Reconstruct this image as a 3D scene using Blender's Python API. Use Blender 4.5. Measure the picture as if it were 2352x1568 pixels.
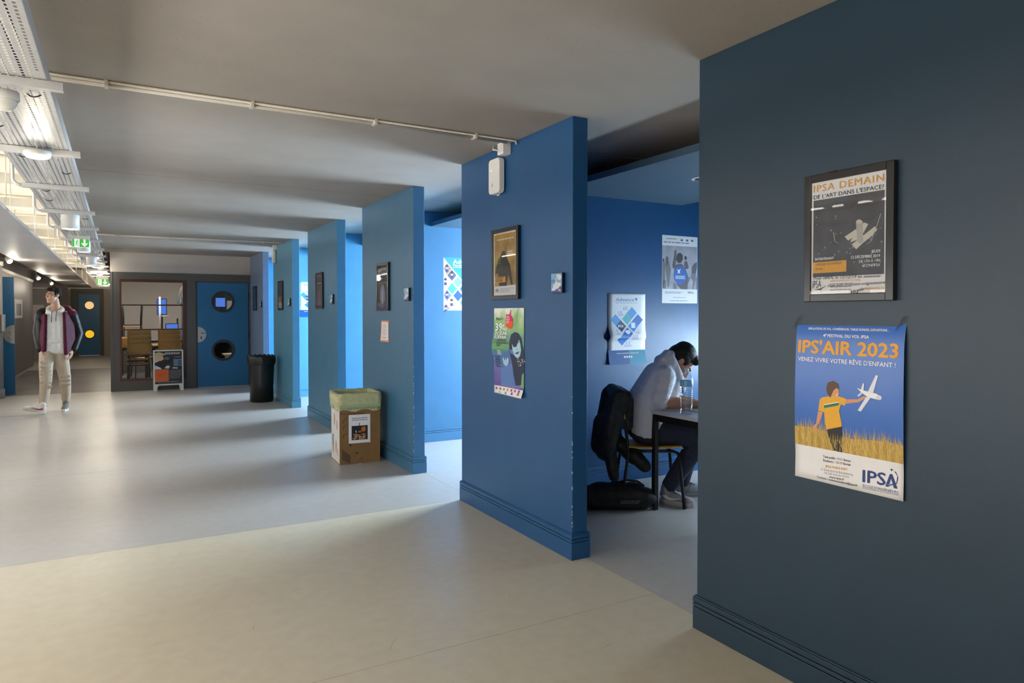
import bpy, bmesh, math, random
import numpy as np
from mathutils import Matrix, Vector
PI = math.pi
rnd = random.Random(7)
scene = bpy.context.scene
for o in list(bpy.data.objects): bpy.data.objects.remove(o)
COL = scene.collection

def srgb(r, g, b):
    f = lambda c: (c/255/12.92) if c/255 <= .04045 else ((c/255+.055)/1.055)**2.4
    return (f(r), f(g), f(b), 1)

# ------------------------------------------------------------------ camera
FPX, YAW, PITCH, CY, EYE = 1580.73, .517176, .0175014, 748.466, 1.42
cd = bpy.data.cameras.new('camera'); cam = bpy.data.objects.new('camera', cd); COL.objects.link(cam)
cd.sensor_width = 36; cd.lens = FPX/2352*36; cd.shift_y = -(784-CY)/2352
cd.clip_start = .05; cd.clip_end = 100
scene.cycles.max_bounces = 7; scene.cycles.use_adaptive_sampling = True; scene.cycles.adaptive_threshold = .03; scene.cycles.glossy_bounces = 3; scene.cycles.caustics_reflective = False; scene.cycles.caustics_refractive = False
cam.location = (0, 0, EYE); cam.rotation_euler = (PI/2-PITCH, 0, -YAW)
scene.camera = cam
# ------------------------------------------------------------------ world, light, exposure
w = bpy.data.worlds.new('overcast_sky'); scene.world = w; w.use_nodes = True
bg = w.node_tree.nodes['Background']; bg.inputs[0].default_value = (.62, .82, 1.0, 1); bg.inputs[1].default_value = 80.0
vs = scene.view_settings
vs.view_transform = 'Standard'; vs.look = 'None'; vs.gamma = 1; vs.use_curve_mapping = False; vs.exposure = 0.15
TUBE_POWER, LAMP_POWER, DOWN_POWER, ROOM_POWER = 17.0, 9.0, 40.0, 30.0
SIDE_POWER, SIDE_FAR, SIDE_COL = 6.8, 2.2, (1.0, .97, .92)
LAMP_COL = (1.0, .88, .70); TUBE_COL = (1.0, .93, .80)
# plan: X across the corridor towards the booths, Y along it, camera at the origin
X0, H, Y0, PER, OPEN = 2.255, 2.551, 2.273, 2.4667, .989     # face of the booth walls, ceiling, booth rhythm
WT, PT, XW = .105, .14, 5.6                                   # face wall, partition thickness, window wall
YEND = 14.5
NB = 5                                                        # openings in view
# daylight portals of the booth windows
for k in range(NB):
    l = bpy.data.lights.new('booth_window_daylight', 'AREA'); l.shape = 'RECTANGLE'; l.size = 1.84; l.size_y = 1.5
    l.cycles.is_portal = True
    o = bpy.data.objects.new('booth_window_daylight', l); COL.objects.link(o)
    o.location = (XW+.10, Y0+PER*k+1.16, 1.6); o.rotation_euler = (PI/2, 0, PI/2)

# ------------------------------------------------------------------ photo pixel -> point helpers
FW = np.array([math.sin(YAW), math.cos(YAW), 0]); RT = np.array([math.cos(YAW), -math.sin(YAW), 0]); UP = np.array([0, 0, 1.])
CF = FW*math.cos(PITCH)-UP*math.sin(PITCH); CU = UP*math.cos(PITCH)+FW*math.sin(PITCH); CC = np.array([0, 0, EYE])
def at(x, y, ax, v):
    d = CF+RT*(x-1176)/FPX+CU*(CY-y)/FPX
    return CC+d*((v-CC[ax])/d[ax])
def homog(src, dst):
    A = []; B = []
    for (x, y), (u, v) in zip(src, dst):
        A += [[x, y, 1, 0, 0, 0, -u*x, -u*y], [0, 0, 0, x, y, 1, -v*x, -v*y]]; B += [u, v]
    h = np.linalg.solve(np.array(A, float), np.array(B, float))
    def f(x, y):
        d = h[6]*x+h[7]*y+1
        return ((h[0]*x+h[1]*y+h[2])/d, (h[3]*x+h[4]*y+h[5])/d)
    return f

# ------------------------------------------------------------------ materials
MATS = {}
def nodes(m): return m.node_tree.nodes, m.node_tree.links
def mat(name, col, rough=.6, metal=0, spec=.5, noise=0, nscale=40, bump=0, bscale=60, emit=0, stretch=None):
    if name in MATS: return MATS[name]
    m = bpy.data.materials.new(name); m.use_nodes = True; MATS[name] = m
    N, L = nodes(m); b = N['Principled BSDF']
    b.inputs['Base Color'].default_value = col; b.inputs['Roughness'].default_value = rough
    b.inputs['Metallic'].default_value = metal; b.inputs['Specular IOR Level'].default_value = spec
    m.diffuse_color = col
    if emit:
        b.inputs['Emission Color'].default_value = col; b.inputs['Emission Strength'].default_value = emit
    if noise or bump:
        tc = N.new('ShaderNodeTexCoord'); src = tc.outputs['Object']
        if stretch:
            mp = N.new('ShaderNodeMapping'); mp.inputs['Scale'].default_value = stretch; L.new(src, mp.inputs[0]); src = mp.outputs[0]
    if noise:
        t = N.new('ShaderNodeTexNoise'); t.inputs['Scale'].default_value = nscale; t.inputs['Detail'].default_value = 5
        L.new(src, t.inputs['Vector'])
        r = N.new('ShaderNodeMapRange'); r.inputs[1].default_value = .3; r.inputs[2].default_value = .7
        r.inputs[3].default_value = 1-noise; r.inputs[4].default_value = 1+noise
        L.new(t.outputs[0], r.inputs[0])
        mx = N.new('ShaderNodeVectorMath'); mx.operation = 'SCALE'; mx.inputs[0].default_value = col[:3]
        L.new(r.outputs[0], mx.inputs['Scale']); L.new(mx.outputs[0], b.inputs['Base Color'])
    if bump:
        t = N.new('ShaderNodeTexNoise'); t.inputs['Scale'].default_value = bscale; t.inputs['Detail'].default_value = 4
        L.new(src, t.inputs['Vector'])
        bp = N.new('ShaderNodeBump'); bp.inputs['Strength'].default_value = bump; bp.inputs['Distance'].default_value = .01
        L.new(t.outputs[0], bp.inputs['Height']); L.new(bp.outputs[0], b.inputs['Normal'])
    return m
def pm(r, g, b, rough=.5):                     # a plain printing ink / paint by its sRGB
    return mat('ink_%d_%d_%d' % (r, g, b), srgb(r, g, b), rough, noise=.03, nscale=90)
def glass_mat(name, tint=(1, 1, 1, 1), rough=.02):
    if name in MATS: return MATS[name]
    m = bpy.data.materials.new(name); m.use_nodes = True; MATS[name] = m
    N, L = nodes(m); N.remove(N['Principled BSDF'])
    tr = N.new('ShaderNodeBsdfTransparent'); tr.inputs[0].default_value = tint
    gl = N.new('ShaderNodeBsdfGlossy'); gl.inputs['Roughness'].default_value = rough
    fr = N.new('ShaderNodeFresnel'); fr.inputs[0].default_value = 1.5
    mx = N.new('ShaderNodeMixShader'); L.new(fr.outputs[0], mx.inputs[0]); L.new(tr.outputs[0], mx.inputs[1]); L.new(gl.outputs[0], mx.inputs[2])
    L.new(mx.outputs[0], N['Material Output'].inputs[0]); return m
def emit_mat(name, col, s):
    if name in MATS: return MATS[name]
    m = bpy.data.materials.new(name); m.use_nodes = True; MATS[name] = m
    N, L = nodes(m); N.remove(N['Principled BSDF']); e = N.new('ShaderNodeEmission')
    e.inputs[0].default_value = tuple(col)+(1,); e.inputs[1].default_value = s; L.new(e.outputs[0], N['Material Output'].inputs[0]); return m

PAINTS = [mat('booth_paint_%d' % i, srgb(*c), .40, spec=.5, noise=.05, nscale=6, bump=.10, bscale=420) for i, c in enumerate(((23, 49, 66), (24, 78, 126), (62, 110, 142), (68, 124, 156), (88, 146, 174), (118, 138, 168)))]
BLUE = mat('blue_wall_paint', srgb(52, 118, 158), .42, spec=.45, noise=.05, nscale=6, bump=.12, bscale=420)
DOORBLUE = mat('blue_door_paint', srgb(32, 104, 150), .4, noise=.04, nscale=8)
CEIL = mat('ceiling_board', srgb(160, 151, 141), .85, noise=.05, nscale=3, bump=.06, bscale=300)
N, L = nodes(CEIL); _b = N['Principled BSDF']; _c = _b.inputs['Base Color'].links[0].from_socket          # pin holes of the boards
_t = N.new('ShaderNodeTexVoronoi'); _t.inputs['Scale'].default_value = 45; _tc = N.new('ShaderNodeTexCoord'); L.new(_tc.outputs['Object'], _t.inputs['Vector'])
_r = N.new('ShaderNodeMapRange'); _r.inputs[1].default_value = .06; _r.inputs[2].default_value = .12; _r.inputs[3].default_value = .35; _r.inputs[4].default_value = 1; L.new(_t.outputs['Distance'], _r.inputs[0])
_n = N.new('ShaderNodeTexNoise'); _n.inputs['Scale'].default_value = .9; L.new(_tc.outputs['Object'], _n.inputs['Vector']); _g = N.new('ShaderNodeMath'); _g.operation = 'GREATER_THAN'; _g.inputs[1].default_value = .47; L.new(_n.outputs[0], _g.inputs[0])
_m = N.new('ShaderNodeMath'); _m.operation = 'MAXIMUM'; L.new(_r.outputs[0], _m.inputs[0]); L.new(_g.outputs[0], _m.inputs[1])
_v = N.new('ShaderNodeVectorMath'); _v.operation = 'SCALE'; L.new(_c, _v.inputs[0]); L.new(_m.outputs[0], _v.inputs['Scale']); L.new(_v.outputs[0], _b.inputs['Base Color'])
CHAR = mat('charcoal_frame_paint', srgb(84, 80, 78), .5, noise=.04, nscale=9)
BEIGE = mat('beige_wall', srgb(188, 180, 172), .7, noise=.03, nscale=5)
GREYW = mat('grey_wall', srgb(150, 146, 144), .7, noise=.03, nscale=5)
WHITEP = mat('white_plastic', srgb(232, 230, 224), .35, noise=.02, nscale=20)
PAPER = mat('white_paper', srgb(232, 230, 230), .45, noise=.02, nscale=20)
BLACKF = mat('black_frame_lacquer', srgb(24, 22, 21), .25, noise=.1, nscale=60)
BLACKP = mat('black_plastic', srgb(16, 16, 17), .3, noise=.1, nscale=30)
DARKM = mat('dark_tube_steel', srgb(30, 29, 29), .4, metal=.3, noise=.1, nscale=40)
GALV = mat('galvanised_steel', srgb(205, 205, 205), .38, metal=.35, noise=.05, nscale=25)
STEEL = mat('brushed_steel', srgb(190, 190, 188), .35, metal=.8, noise=.05, nscale=60)
BROWN = mat('brown_window_frame', srgb(78, 40, 22), .45, noise=.12, nscale=30)
WOOD = mat('beech_plywood', srgb(205, 160, 85), .4, noise=.14, nscale=8, stretch=(1, 8, 8))
GLASS = glass_mat('clear_pane')

# ------------------------------------------------------------------ mesh helpers
class MB:
    def __init__(s): s.v = []; s.f = []; s.m = []; s.mats = []; s.sm = []
    def mi(s, m):
        if m not in s.mats: s.mats.append(m)
        return s.mats.index(m)
    def add(s, vs, fs, m, smooth=False):
        n = len(s.v); k = s.mi(m); s.v += [tuple(v) for v in vs]
        for f in fs: s.f.append([i+n for i in f]); s.m.append(k); s.sm.append(smooth)
        return s
    def box(s, a, b, m):
        x0, y0, z0 = [min(p, q) for p, q in zip(a, b)]; x1, y1, z1 = [max(p, q) for p, q in zip(a, b)]
        V = [(x0, y0, z0), (x1, y0, z0), (x1, y1, z0), (x0, y1, z0), (x0, y0, z1), (x1, y0, z1), (x1, y1, z1), (x0, y1, z1)]
        return s.add(V, [(0, 3, 2, 1), (4, 5, 6, 7), (0, 1, 5, 4), (1, 2, 6, 5), (2, 3, 7, 6), (3, 0, 4, 7)], m)
    def bar(s, p, q, wx, wz, m):              # square bar between two points
        p = Vector(p); q = Vector(q); d = (q-p).normalized()
        u = d.cross(Vector((0, 0, 1)));
        if u.length < 1e-4: u = Vector((1, 0, 0))
        u.normalize(); t = u.cross(d); V = []
        for c in (p, q):
            for a, b in ((-1, -1), (1, -1), (1, 1), (-1, 1)): V.append(c+u*a*wx/2+t*b*wz/2)
        return s.add(V, [(3, 2, 1, 0), (4, 5, 6, 7), (0, 1, 5, 4), (1, 2, 6, 5), (2, 3, 7, 6), (3, 0, 4, 7)], m)
    def tube(s, path, r, m, n=8, cap=True):
        P = [Vector(p) for p in path]; rr = r if isinstance(r, (list, tuple)) else [r]*len(P)
        V = []; F = []; u = None
        for i, p in enumerate(P):
            d = (P[min(i+1, len(P)-1)]-P[max(i-1, 0)]).normalized()
            if u is None:
                u = d.cross(Vector((0, 0, 1)))
                if u.length < 1e-3: u = d.cross(Vector((1, 0, 0)))
            u = (u-d*u.dot(d)).normalized(); t = d.cross(u)
            for k in range(n):
                a = 2*PI*k/n; V.append(p+(u*math.cos(a)+t*math.sin(a))*rr[i])
        for i in range(len(P)-1):
            for k in range(n): F.append((i*n+k, i*n+(k+1) % n, (i+1)*n+(k+1) % n, (i+1)*n+k))
        if cap: F += [tuple(range(n-1, -1, -1)), tuple(range((len(P)-1)*n, len(P)*n))]
        return s.add(V, F, m, True)
    def lathe(s, prof, m, n=24, c=(0, 0, 0)):
        V = []; F = []
        for r, z in prof:
            for k in range(n): a = 2*PI*k/n; V.append((c[0]+r*math.cos(a), c[1]+r*math.sin(a), c[2]+z))
        for i in range(len(prof)-1):
            for k in range(n): F.append((i*n+k, i*n+(k+1) % n, (i+1)*n+(k+1) % n, (i+1)*n+k))
        if prof[0][0] > 1e-5: F.append(tuple(range(n-1, -1, -1)))
        if prof[-1][0] > 1e-5: F.append(tuple(range((len(prof)-1)*n, len(prof)*n)))
        return s.add(V, F, m, True)
    def prism(s, poly, y0, y1, m):            # xz outline extruded along y (counter-clockwise seen from -y)
        n = len(poly); V = [(x, y0, z) for x, z in poly]+[(x, y1, z) for x, z in poly]
        F = [tuple(range(n)), tuple(range(2*n-1, n-1, -1))]+[(i, i+n, (i+1) % n+n, (i+1) % n) for i in range(n)]
        return s.add(V, F, m)
    def plate(s, poly, y, m):                 # flat print on a sheet, facing -y
        return s.add([(x, y, z) for x, z in poly], [tuple(range(len(poly)))], m)
    def grid(s, x0, z0, x1, z1, y, m, nx=10, nz=14):
        V = [(x0+(x1-x0)*i/nx, y, z0+(z1-z0)*j/nz) for j in range(nz+1) for i in range(nx+1)]
        F = [(j*(nx+1)+i, j*(nx+1)+i+1, (j+1)*(nx+1)+i+1, (j+1)*(nx+1)+i) for j in range(nz) for i in range(nx)]
        return s.add(V, F, m, True)
    def sphere(s, c, r, m, n=10, k=7, M=None):
        V = []; F = []; r = r if isinstance(r, (tuple, list)) else (r, r, r)
        for i in range(k+1):
            th = PI*i/k
            for j in range(n):
                a = 2*PI*j/n; p = Vector((r[0]*math.sin(th)*math.cos(a), r[1]*math.sin(th)*math.sin(a), r[2]*math.cos(th)))
                if M is not None: p = M @ p
                V.append((c[0]+p.x, c[1]+p.y, c[2]+p.z))
        for i in range(k):
            for j in range(n): F.append((i*n+j, (i+1)*n+j, (i+1)*n+(j+1) % n, i*n+(j+1) % n))
        return s.add(V, F, m, True)
    def cap(s, p, r, q, t, m, n=12, k=4):     # tapered capsule
        p = Vector(p); q = Vector(q); d = (q-p); L = max(d.length, 1e-6); d = d/L
        path = []; rad = []
        for i in range(k+1): a = PI/2*i/k; path.append(p-d*r*math.cos(a)*.999); rad.append(max(r*math.sin(a), r*.05))
        for i in range(k+1): a = PI/2*(1-i/k); path.append(q+d*t*math.cos(a)*.999); rad.append(max(t*math.sin(a), t*.05))
        return s.tube(path, rad, m, n)
    def warp(s, fn): s.v = [fn(*v) for v in s.v]; return s

def obj(name, mb, parent=None, bevel=0, loc=None, smooth_all=False, subsurf=0):
    me = bpy.data.meshes.new(name); me.from_pydata(mb.v, [], mb.f)
    for m in mb.mats: me.materials.append(m)
    me.polygons.foreach_set('material_index', mb.m); me.polygons.foreach_set('use_smooth', [True]*len(mb.f) if smooth_all else mb.sm)
    me.validate(); me.update()
    o = bpy.data.objects.new(name, me); COL.objects.link(o)
    if parent: o.parent = parent
    if name in ('lettering', 'printing', 'picture', 'plate_marking', 'hem_band'): o['kind'] = 'stuff'
    if loc: o.location = loc
    if bevel:
        b = o.modifiers.new('bevel', 'BEVEL'); b.width = bevel; b.segments = 2; b.limit_method = 'ANGLE'
    if subsurf:
        b = o.modifiers.new('subsurf', 'SUBSURF'); b.levels = b.render_levels = subsurf
    return o
def tag(o, label=None, cat=None, group=None, kind=None):
    if label: o['label'] = label
    if cat: o['category'] = cat
    if group: o['group'] = group
    if kind: o['kind'] = kind
    return o
def thing(name, label, cat, loc=(0, 0, 0), rz=0, group=None, kind=None):
    o = bpy.data.objects.new(name, None); COL.objects.link(o); o.empty_display_size = .05
    o.location = loc; o.rotation_euler = (0, 0, rz); return tag(o, label, cat, group, kind)
def dup(root, loc, rz, label=None, group=None):
    r = root.copy(); COL.objects.link(r); r.location = loc; r.rotation_euler = (0, 0, rz)
    if label: r['label'] = label
    if group: r['group'] = group
    for ch in list(root.children):
        c = ch.copy(); COL.objects.link(c); c.parent = r
        for g in list(ch.children):
            d = g.copy(); COL.objects.link(d); d.parent = c
    return r
def B(a, b, m): return MB().box(a, b, m)
def pane_y(x0, z0, x1, z1, y): return MB().add([(x0, y, z0), (x1, y, z0), (x1, y, z1), (x0, y, z1)], [(0, 1, 2, 3)], GLASS)      # faces -y
def pane_x(y0, z0, y1, z1, x): return MB().add([(x, y1, z0), (x, y0, z0), (x, y0, z1), (x, y1, z1)], [(0, 1, 2, 3)], GLASS)      # faces -x


# lettering: built-in font turned into flat mesh
_cv = {}
def glyphs(s, bold=0, shear=0, spacing=1):
    key = (s, bold, shear, spacing)
    if key in _cv: return _cv[key]
    c = bpy.data.curves.new('t', 'FONT'); c.body = s; c.size = 1; c.offset = bold; c.shear = shear; c.resolution_u = 2; c.space_character = spacing
    o = bpy.data.objects.new('t', c); COL.objects.link(o)
    dg = bpy.context.evaluated_depsgraph_get(); me = bpy.data.meshes.new_from_object(o.evaluated_get(dg))
    V = [(v.co.x, v.co.y) for v in me.vertices]; F = [tuple(p.vertices) for p in me.polygons]
    bpy.data.objects.remove(o); bpy.data.meshes.remove(me); bpy.data.curves.remove(c)
    _cv[key] = (V, F); return V, F
CAPH = max(v[1] for v in glyphs('H')[0])
def text(mb, s, x0, x1, zb, cap, y, m, bold=.0, shear=0, slope=0, spacing=1):
    V, F = glyphs(s, 0, shear, spacing)
    if not V: return
    a = min(v[0] for v in V); b = max(v[0] for v in V); k = (x1-x0)/(b-a); kz = cap/CAPH
    e = bold*min(k, kz)*.8
    for i, (dx, dz) in enumerate(((0, 0), (-e, 0), (e, 0), (0, e*.7), (0, -e*.7)) if bold else ((0, 0),)):
        mb.add([(x0+(v[0]-a)*k+dx, y-.00002*i, zb+v[1]*kz+slope*(v[0]-a)*k+dz) for v in V], F, m)
def lines(mb, x0, x1, z1, z0, n, y, m, ragged=.3, fill=.45):     # print too small to read
    for i in range(n):
        zt = z1-(z1-z0)*i/n; hh = (z1-z0)/n*fill; x = x0; end = x1-(x1-x0)*ragged*rnd.random()
        while x < end-.002:
            wd = min(end-x, (x1-x0)*(.06+.12*rnd.random())); mb.box((x, y, zt-hh), (x+wd, y+.0001, zt), m); x += wd+(x1-x0)*.025
def ellipse(c, rx, rz, n=28): return [(c[0]+rx*math.cos(2*PI*i/n), c[1]+rz*math.sin(2*PI*i/n)) for i in range(n)]

# organic shapes: primitives fused into one continuous skin
def blob(name, mb, m, parent=None, voxel=.01, smooth=4, factor=.5):
    o = obj(name, mb, None)
    r = o.modifiers.new('r', 'REMESH'); r.mode = 'VOXEL'; r.voxel_size = voxel; r.use_smooth_shade = True
    q = o.modifiers.new('s', 'SMOOTH'); q.iterations = smooth; q.factor = factor
    dg = bpy.context.evaluated_depsgraph_get(); me = bpy.data.meshes.new_from_object(o.evaluated_get(dg))
    me.materials.clear(); me.materials.append(m); me.name = name
    me.polygons.foreach_set('material_index', [0]*len(me.polygons)); me.polygons.foreach_set('use_smooth', [True]*len(me.polygons))
    old = o.data; bpy.data.objects.remove(o); bpy.data.meshes.remove(old)
    p = bpy.data.objects.new(name, me); COL.objects.link(p)
    if parent: p.parent = parent
    return p

# ================================================================== STRUCTURE
def yf(k): return Y0+PER*k
def struct(name, mb, parent=None, bevel=0, loc=None):
    o = obj(name, mb, parent, bevel, loc)
    if parent is None: tag(o, kind='structure')
    return o
# ---- floor: linoleum sheets with seams
def lino(name, col):
    m = mat(name, col, .33, spec=.5, noise=.045, nscale=14)
    N, L = nodes(m); b = N['Principled BSDF']; tc = N.new('ShaderNodeTexCoord')
    t = N.new('ShaderNodeTexNoise'); t.inputs['Scale'].default_value = 2.2; t.inputs['Detail'].default_value = 6
    L.new(tc.outputs['Object'], t.inputs['Vector'])
    r = N.new('ShaderNodeMapRange'); r.inputs[3].default_value = .26; r.inputs[4].default_value = .44
    L.new(t.outputs[0], r.inputs[0]); L.new(r.outputs[0], b.inputs['Roughness'])
    v = N.new('ShaderNodeTexNoise'); v.inputs['Scale'].default_value = 500; L.new(tc.outputs['Object'], v.inputs['Vector'])
    bp = N.new('ShaderNodeBump'); bp.inputs['Strength'].default_value = .08; bp.inputs['Distance'].default_value = .004
    L.new(v.outputs[0], bp.inputs['Height']); L.new(bp.outputs[0], b.inputs['Normal'])
    return m
LBEIGE = lino('beige_linoleum', srgb(200, 189, 166)); LGREY = lino('pale_grey_linoleum', srgb(176, 170, 163))
LDARK = lino('dark_grey_linoleum', srgb(96, 92, 92)); LMID = lino('mid_grey_linoleum', srgb(176, 172, 168))
SEAM = mat('floor_seam', srgb(92, 88, 82), .8, noise=.1)
floor = struct('floor', B((-4.2, -3.1, -.06), (5.8, 28, -.006), SEAM))
XS = 2.345
def sheet(x0, y0, x1, y1, m):
    g = .0012
    tag(obj('floor_sheet', B((x0+g, y0+g, -.006), (x1-g, y1-g, 0), m), floor))
for a, b, m in ((-3, .2, LBEIGE), (.2, 2.662, LBEIGE), (2.662, 4.752, LBEIGE), (4.752, 7.2, LGREY), (7.2, 9.65, LGREY), (9.65, 12.1, LGREY), (12.1, 14.62, LGREY)):
    sheet(-1.95, a, XS, b, m)
for j in range(-1, NB): sheet(XS, max(yf(j)-.07, -3), XW, min(yf(j+1)-.07, 14.56), LGREY)
sheet(-4.2, 14.62, -.16, 21.0, LDARK); sheet(-4.2, 21.0, -.16, 27.6, LMID); sheet(-.16, 14.56 if False else 14.62, 5.8, 19.2, LMID)
sheet(-4.2, 12.1, -1.95, 14.62, LGREY)
mb = MB(); SC = mat('floor_scuff', srgb(120, 112, 100), .6, noise=.1); rs0 = random.Random(21)
for i in range(46):
    x, y = -.6+2.7*rs0.random(), 1.6+4.5*rs0.random(); a = rs0.random()*PI; L_ = .02+.10*rs0.random()*rs0.random(); c = (rs0.random()-.5)*.8
    p = [(x+L_*t*math.cos(a+c*t), y+L_*t*math.sin(a+c*t)) for t in (0, .33, .66, 1)]; n_ = len(mb.v); wd = .0007
    V = [(q[0]-wd*math.sin(a), q[1]+wd*math.cos(a), .0003) for q in p]+[(q[0]+wd*math.sin(a), q[1]-wd*math.cos(a), .0003) for q in p]
    mb.add(V, [(k, k+4, k+5, k+1) for k in range(3)], SC)
tag(obj('scuff_mark', mb, floor), kind='stuff')
# ---- ceilings
ce = struct('ceiling', B((-.35, -3.1, H+.03), (5.8, YEND+.1, H+.30), CEIL))
ys = [-3.1, -.98, 1.47, 3.92, 6.36, 8.81, 11.31, 13.78, YEND+.1]
for a, b in zip(ys, ys[1:]): obj('ceiling_panel', B((-.35, a+.006, H), (5.8, b-.006, H+.03), CEIL), ce)
HIGH = mat('white_high_ceiling', srgb(240, 236, 226), .8, noise=.05, nscale=4)
hc = struct('ceiling', B((-4.2, -3.1, 3.05), (-.30, 28, 3.15), HIGH))
for i in range(14):                                            # ribs of the high ceiling over the slot
    obj('ceiling_rib', B((-1.85, -.4+i*2.05, 2.93), (-.36, -.22+i*2.05, 3.05), HIGH), hc)
struct('ceiling', B((-4.2, 14.45, 2.56), (-1.52, 27.6, 2.62), mat('dark_ceiling', srgb(96, 90, 84), .8, noise=.05)))
# ---- booth walls: a face wall with a partition behind its far end, and a grooved skirting
PROF = ((0, .098, .013), (.098, .103, .006), (.103, .117, .013), (.117, .122, .006), (.122, .143, .013), (.143, .15, .009))
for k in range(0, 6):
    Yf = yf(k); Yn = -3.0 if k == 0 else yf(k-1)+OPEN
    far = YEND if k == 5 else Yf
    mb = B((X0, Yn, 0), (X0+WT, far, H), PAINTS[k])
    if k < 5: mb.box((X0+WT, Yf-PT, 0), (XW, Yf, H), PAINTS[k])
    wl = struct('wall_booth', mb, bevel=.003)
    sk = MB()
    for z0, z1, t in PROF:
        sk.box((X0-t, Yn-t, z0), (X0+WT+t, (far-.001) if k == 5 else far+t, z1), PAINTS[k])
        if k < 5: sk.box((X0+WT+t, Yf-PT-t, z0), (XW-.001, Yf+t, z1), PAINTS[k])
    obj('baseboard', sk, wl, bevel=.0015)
# white chips where paint has come off the corners
chip = mat('bare_plaster', srgb(200, 205, 205), .8, noise=.1)
for k, Y in ((1, yf(0)+OPEN), (2, yf(1)+OPEN)):
    wl = [o for o in COL.objects if o.name.startswith('wall_booth')][k]
    cm = MB()
    for i in range(16):
        z = .16+rnd.random()*.8; s = .002+.004*rnd.random(); cm.box((X0-.0008, Y-.0008, z), (X0+.003, Y+.003, z+s*2.2), chip)
    tag(obj('paint_chip', cm, wl), kind='stuff')
# ---- window wall of the booths
WHITEF = mat('white_window_frame', srgb(225, 228, 230), .4, noise=.02)
wz0, wz1 = .85, 2.35
mb = MB(); mb.box((XW, -3.1, 0), (XW+.2, YEND+.1, wz0), BLUE); mb.box((XW, -3.1, wz1), (XW+.2, YEND+.1, H+.05), BLUE)
pos = -3.1
for j in range(NB):
    c = yf(j)+1.16; mb.box((XW, pos, wz0), (XW+.2, c-.92, wz1), BLUE); pos = c+.92
mb.box((XW, pos, wz0), (XW+.2, YEND+.1, wz1), BLUE)
struct('wall_right', mb)
for j in range(NB):
    c = yf(j)+1.16; fr = MB()
    for a, b in (((c-.92, wz0), (c-.86, wz1)), ((c+.86, wz0), (c+.92, wz1)), ((c-.86, wz0), (c+.86, wz0+.06)), ((c-.86, wz1-.06), (c+.86, wz1)), ((c-.03, wz0+.06), (c+.03, wz1-.06))):
        fr.box((XW+.06, a[0], a[1]), (XW+.12, b[0], b[1]), WHITEF)
    wn = struct('window_%d' % (j+2), fr)
    for s in (-1, 1):
        obj('pane', pane_x(c+min(s*.03, s*.86), wz0+.06, c+max(s*.03, s*.86), wz1-.06, XW+.09), wn)
    if j == 0:
        obj('added_blind', B((XW+.03, c-.9, 1.16), (XW+.034, c+.9, wz1), mat('added_blind_cloth', srgb(120, 126, 132), .9, noise=.04)), wn)  # unseen blind, put in to hold back daylight in this booth
# ---- other room shell
struct('wall_back', B((-2.0, -3.2, 0), (5.8, -3.0, 3.05), BEIGE))
LWIN = [(-2.2+i*1.62, -2.2+i*1.62+1.5) for i in range(10)]           # unseen lit windows assumed on the left, extended forward to brighten the near wall
mb = B((-2.05, -3.0, 0), (-1.86, 14.2, .80), BEIGE); mb.box((-2.05, -3.0, 1.7), (-1.86, 14.2, 3.05), BEIGE)
e = -3.0
for a, b in LWIN: mb.box((-2.05, e, .80), (-1.86, a, 1.7), BEIGE); e = b
mb.box((-2.05, e, .80), (-1.86, 14.2, 1.7), BEIGE)
struct('wall_left', mb)
for i, (a, b) in enumerate(LWIN):
    fr = B((-1.94, a, .80), (-1.88, a+.04, 1.7), BROWN).box((-1.94, b-.04, .80), (-1.88, b, 1.7), BROWN).box((-1.94, a+.04, .80), (-1.88, b-.04, .84), BROWN).box((-1.94, a+.04, 1.66), (-1.88, b-.04, 1.7), BROWN)
    wn = struct('window_%d' % (i+7), fr); obj('pane', B((-1.915, a+.04, .84), (-1.905, b-.04, 1.66), emit_mat('unseen_lit_pane', SIDE_COL, SIDE_POWER) if i < 5 else emit_mat('unseen_dim_pane', SIDE_COL, SIDE_FAR)), wn)
struct('trim_1', B((-.355, -3.0, H-.001), (-.35, 27.4, 3.05), BEIGE))
struct('ceiling', B((-4.4, -3.3, 3.15), (6.0, 27.8, 3.25), BEIGE))                      # outer shell
struct('wall_outer', B((-4.4, 14.2, 0), (-4.2, 27.8, 3.15), GREYW)); struct('wall_outer', B((-4.4, 14.2, 0), (-2.3, 14.40, 3.15), GREYW)); struct('wall_outer', B((-4.4, 27.52, 0), (6.0, 27.8, 3.15), GREYW))
struct('wall_outer', B((5.85, 14.6, 0), (6.0, 27.8, 3.15), GREYW)); struct('wall_outer', B((XW, -3.3, H+.05), (6.0, 14.7, 3.15), GREYW)); struct('wall_outer', B((-.16, 19.1, 0), (-.10, 27.5, 3.15), GREYW))
struct('wall_outer', B((-2.3, 14.2, 2.27), (-1.86, 14.42, 3.05), GREYW)); struct('wall_outer', B((-4.4, -3.3, 0), (-2.05, 14.3, 3.15), GREYW)); struct('wall_outer', B((-2.0, -3.4, 0), (6.0, -3.2, 3.15), GREYW))
# rounded end of the left wall with its skirting and cap
mb = MB(); mb.lathe([(.12, 0), (.12, 2.27)], GREYW, 28, (-1.84, 14.3, 0)); mb.box((-2.3, 14.18, 0), (-1.84, 14.42, 2.27), GREYW)
cl = struct('wall_column', mb)
mb = MB(); mb.lathe([(.135, 0), (.135, .15), (.128, .16)], GREYW, 28, (-1.84, 14.3, 0)); obj('baseboard', mb, cl)
mb = MB(); mb.lathe([(.135, 2.23), (.135, 2.30)], WHITEP, 28, (-1.84, 14.3, 0)); obj('cap', mb, cl)

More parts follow.
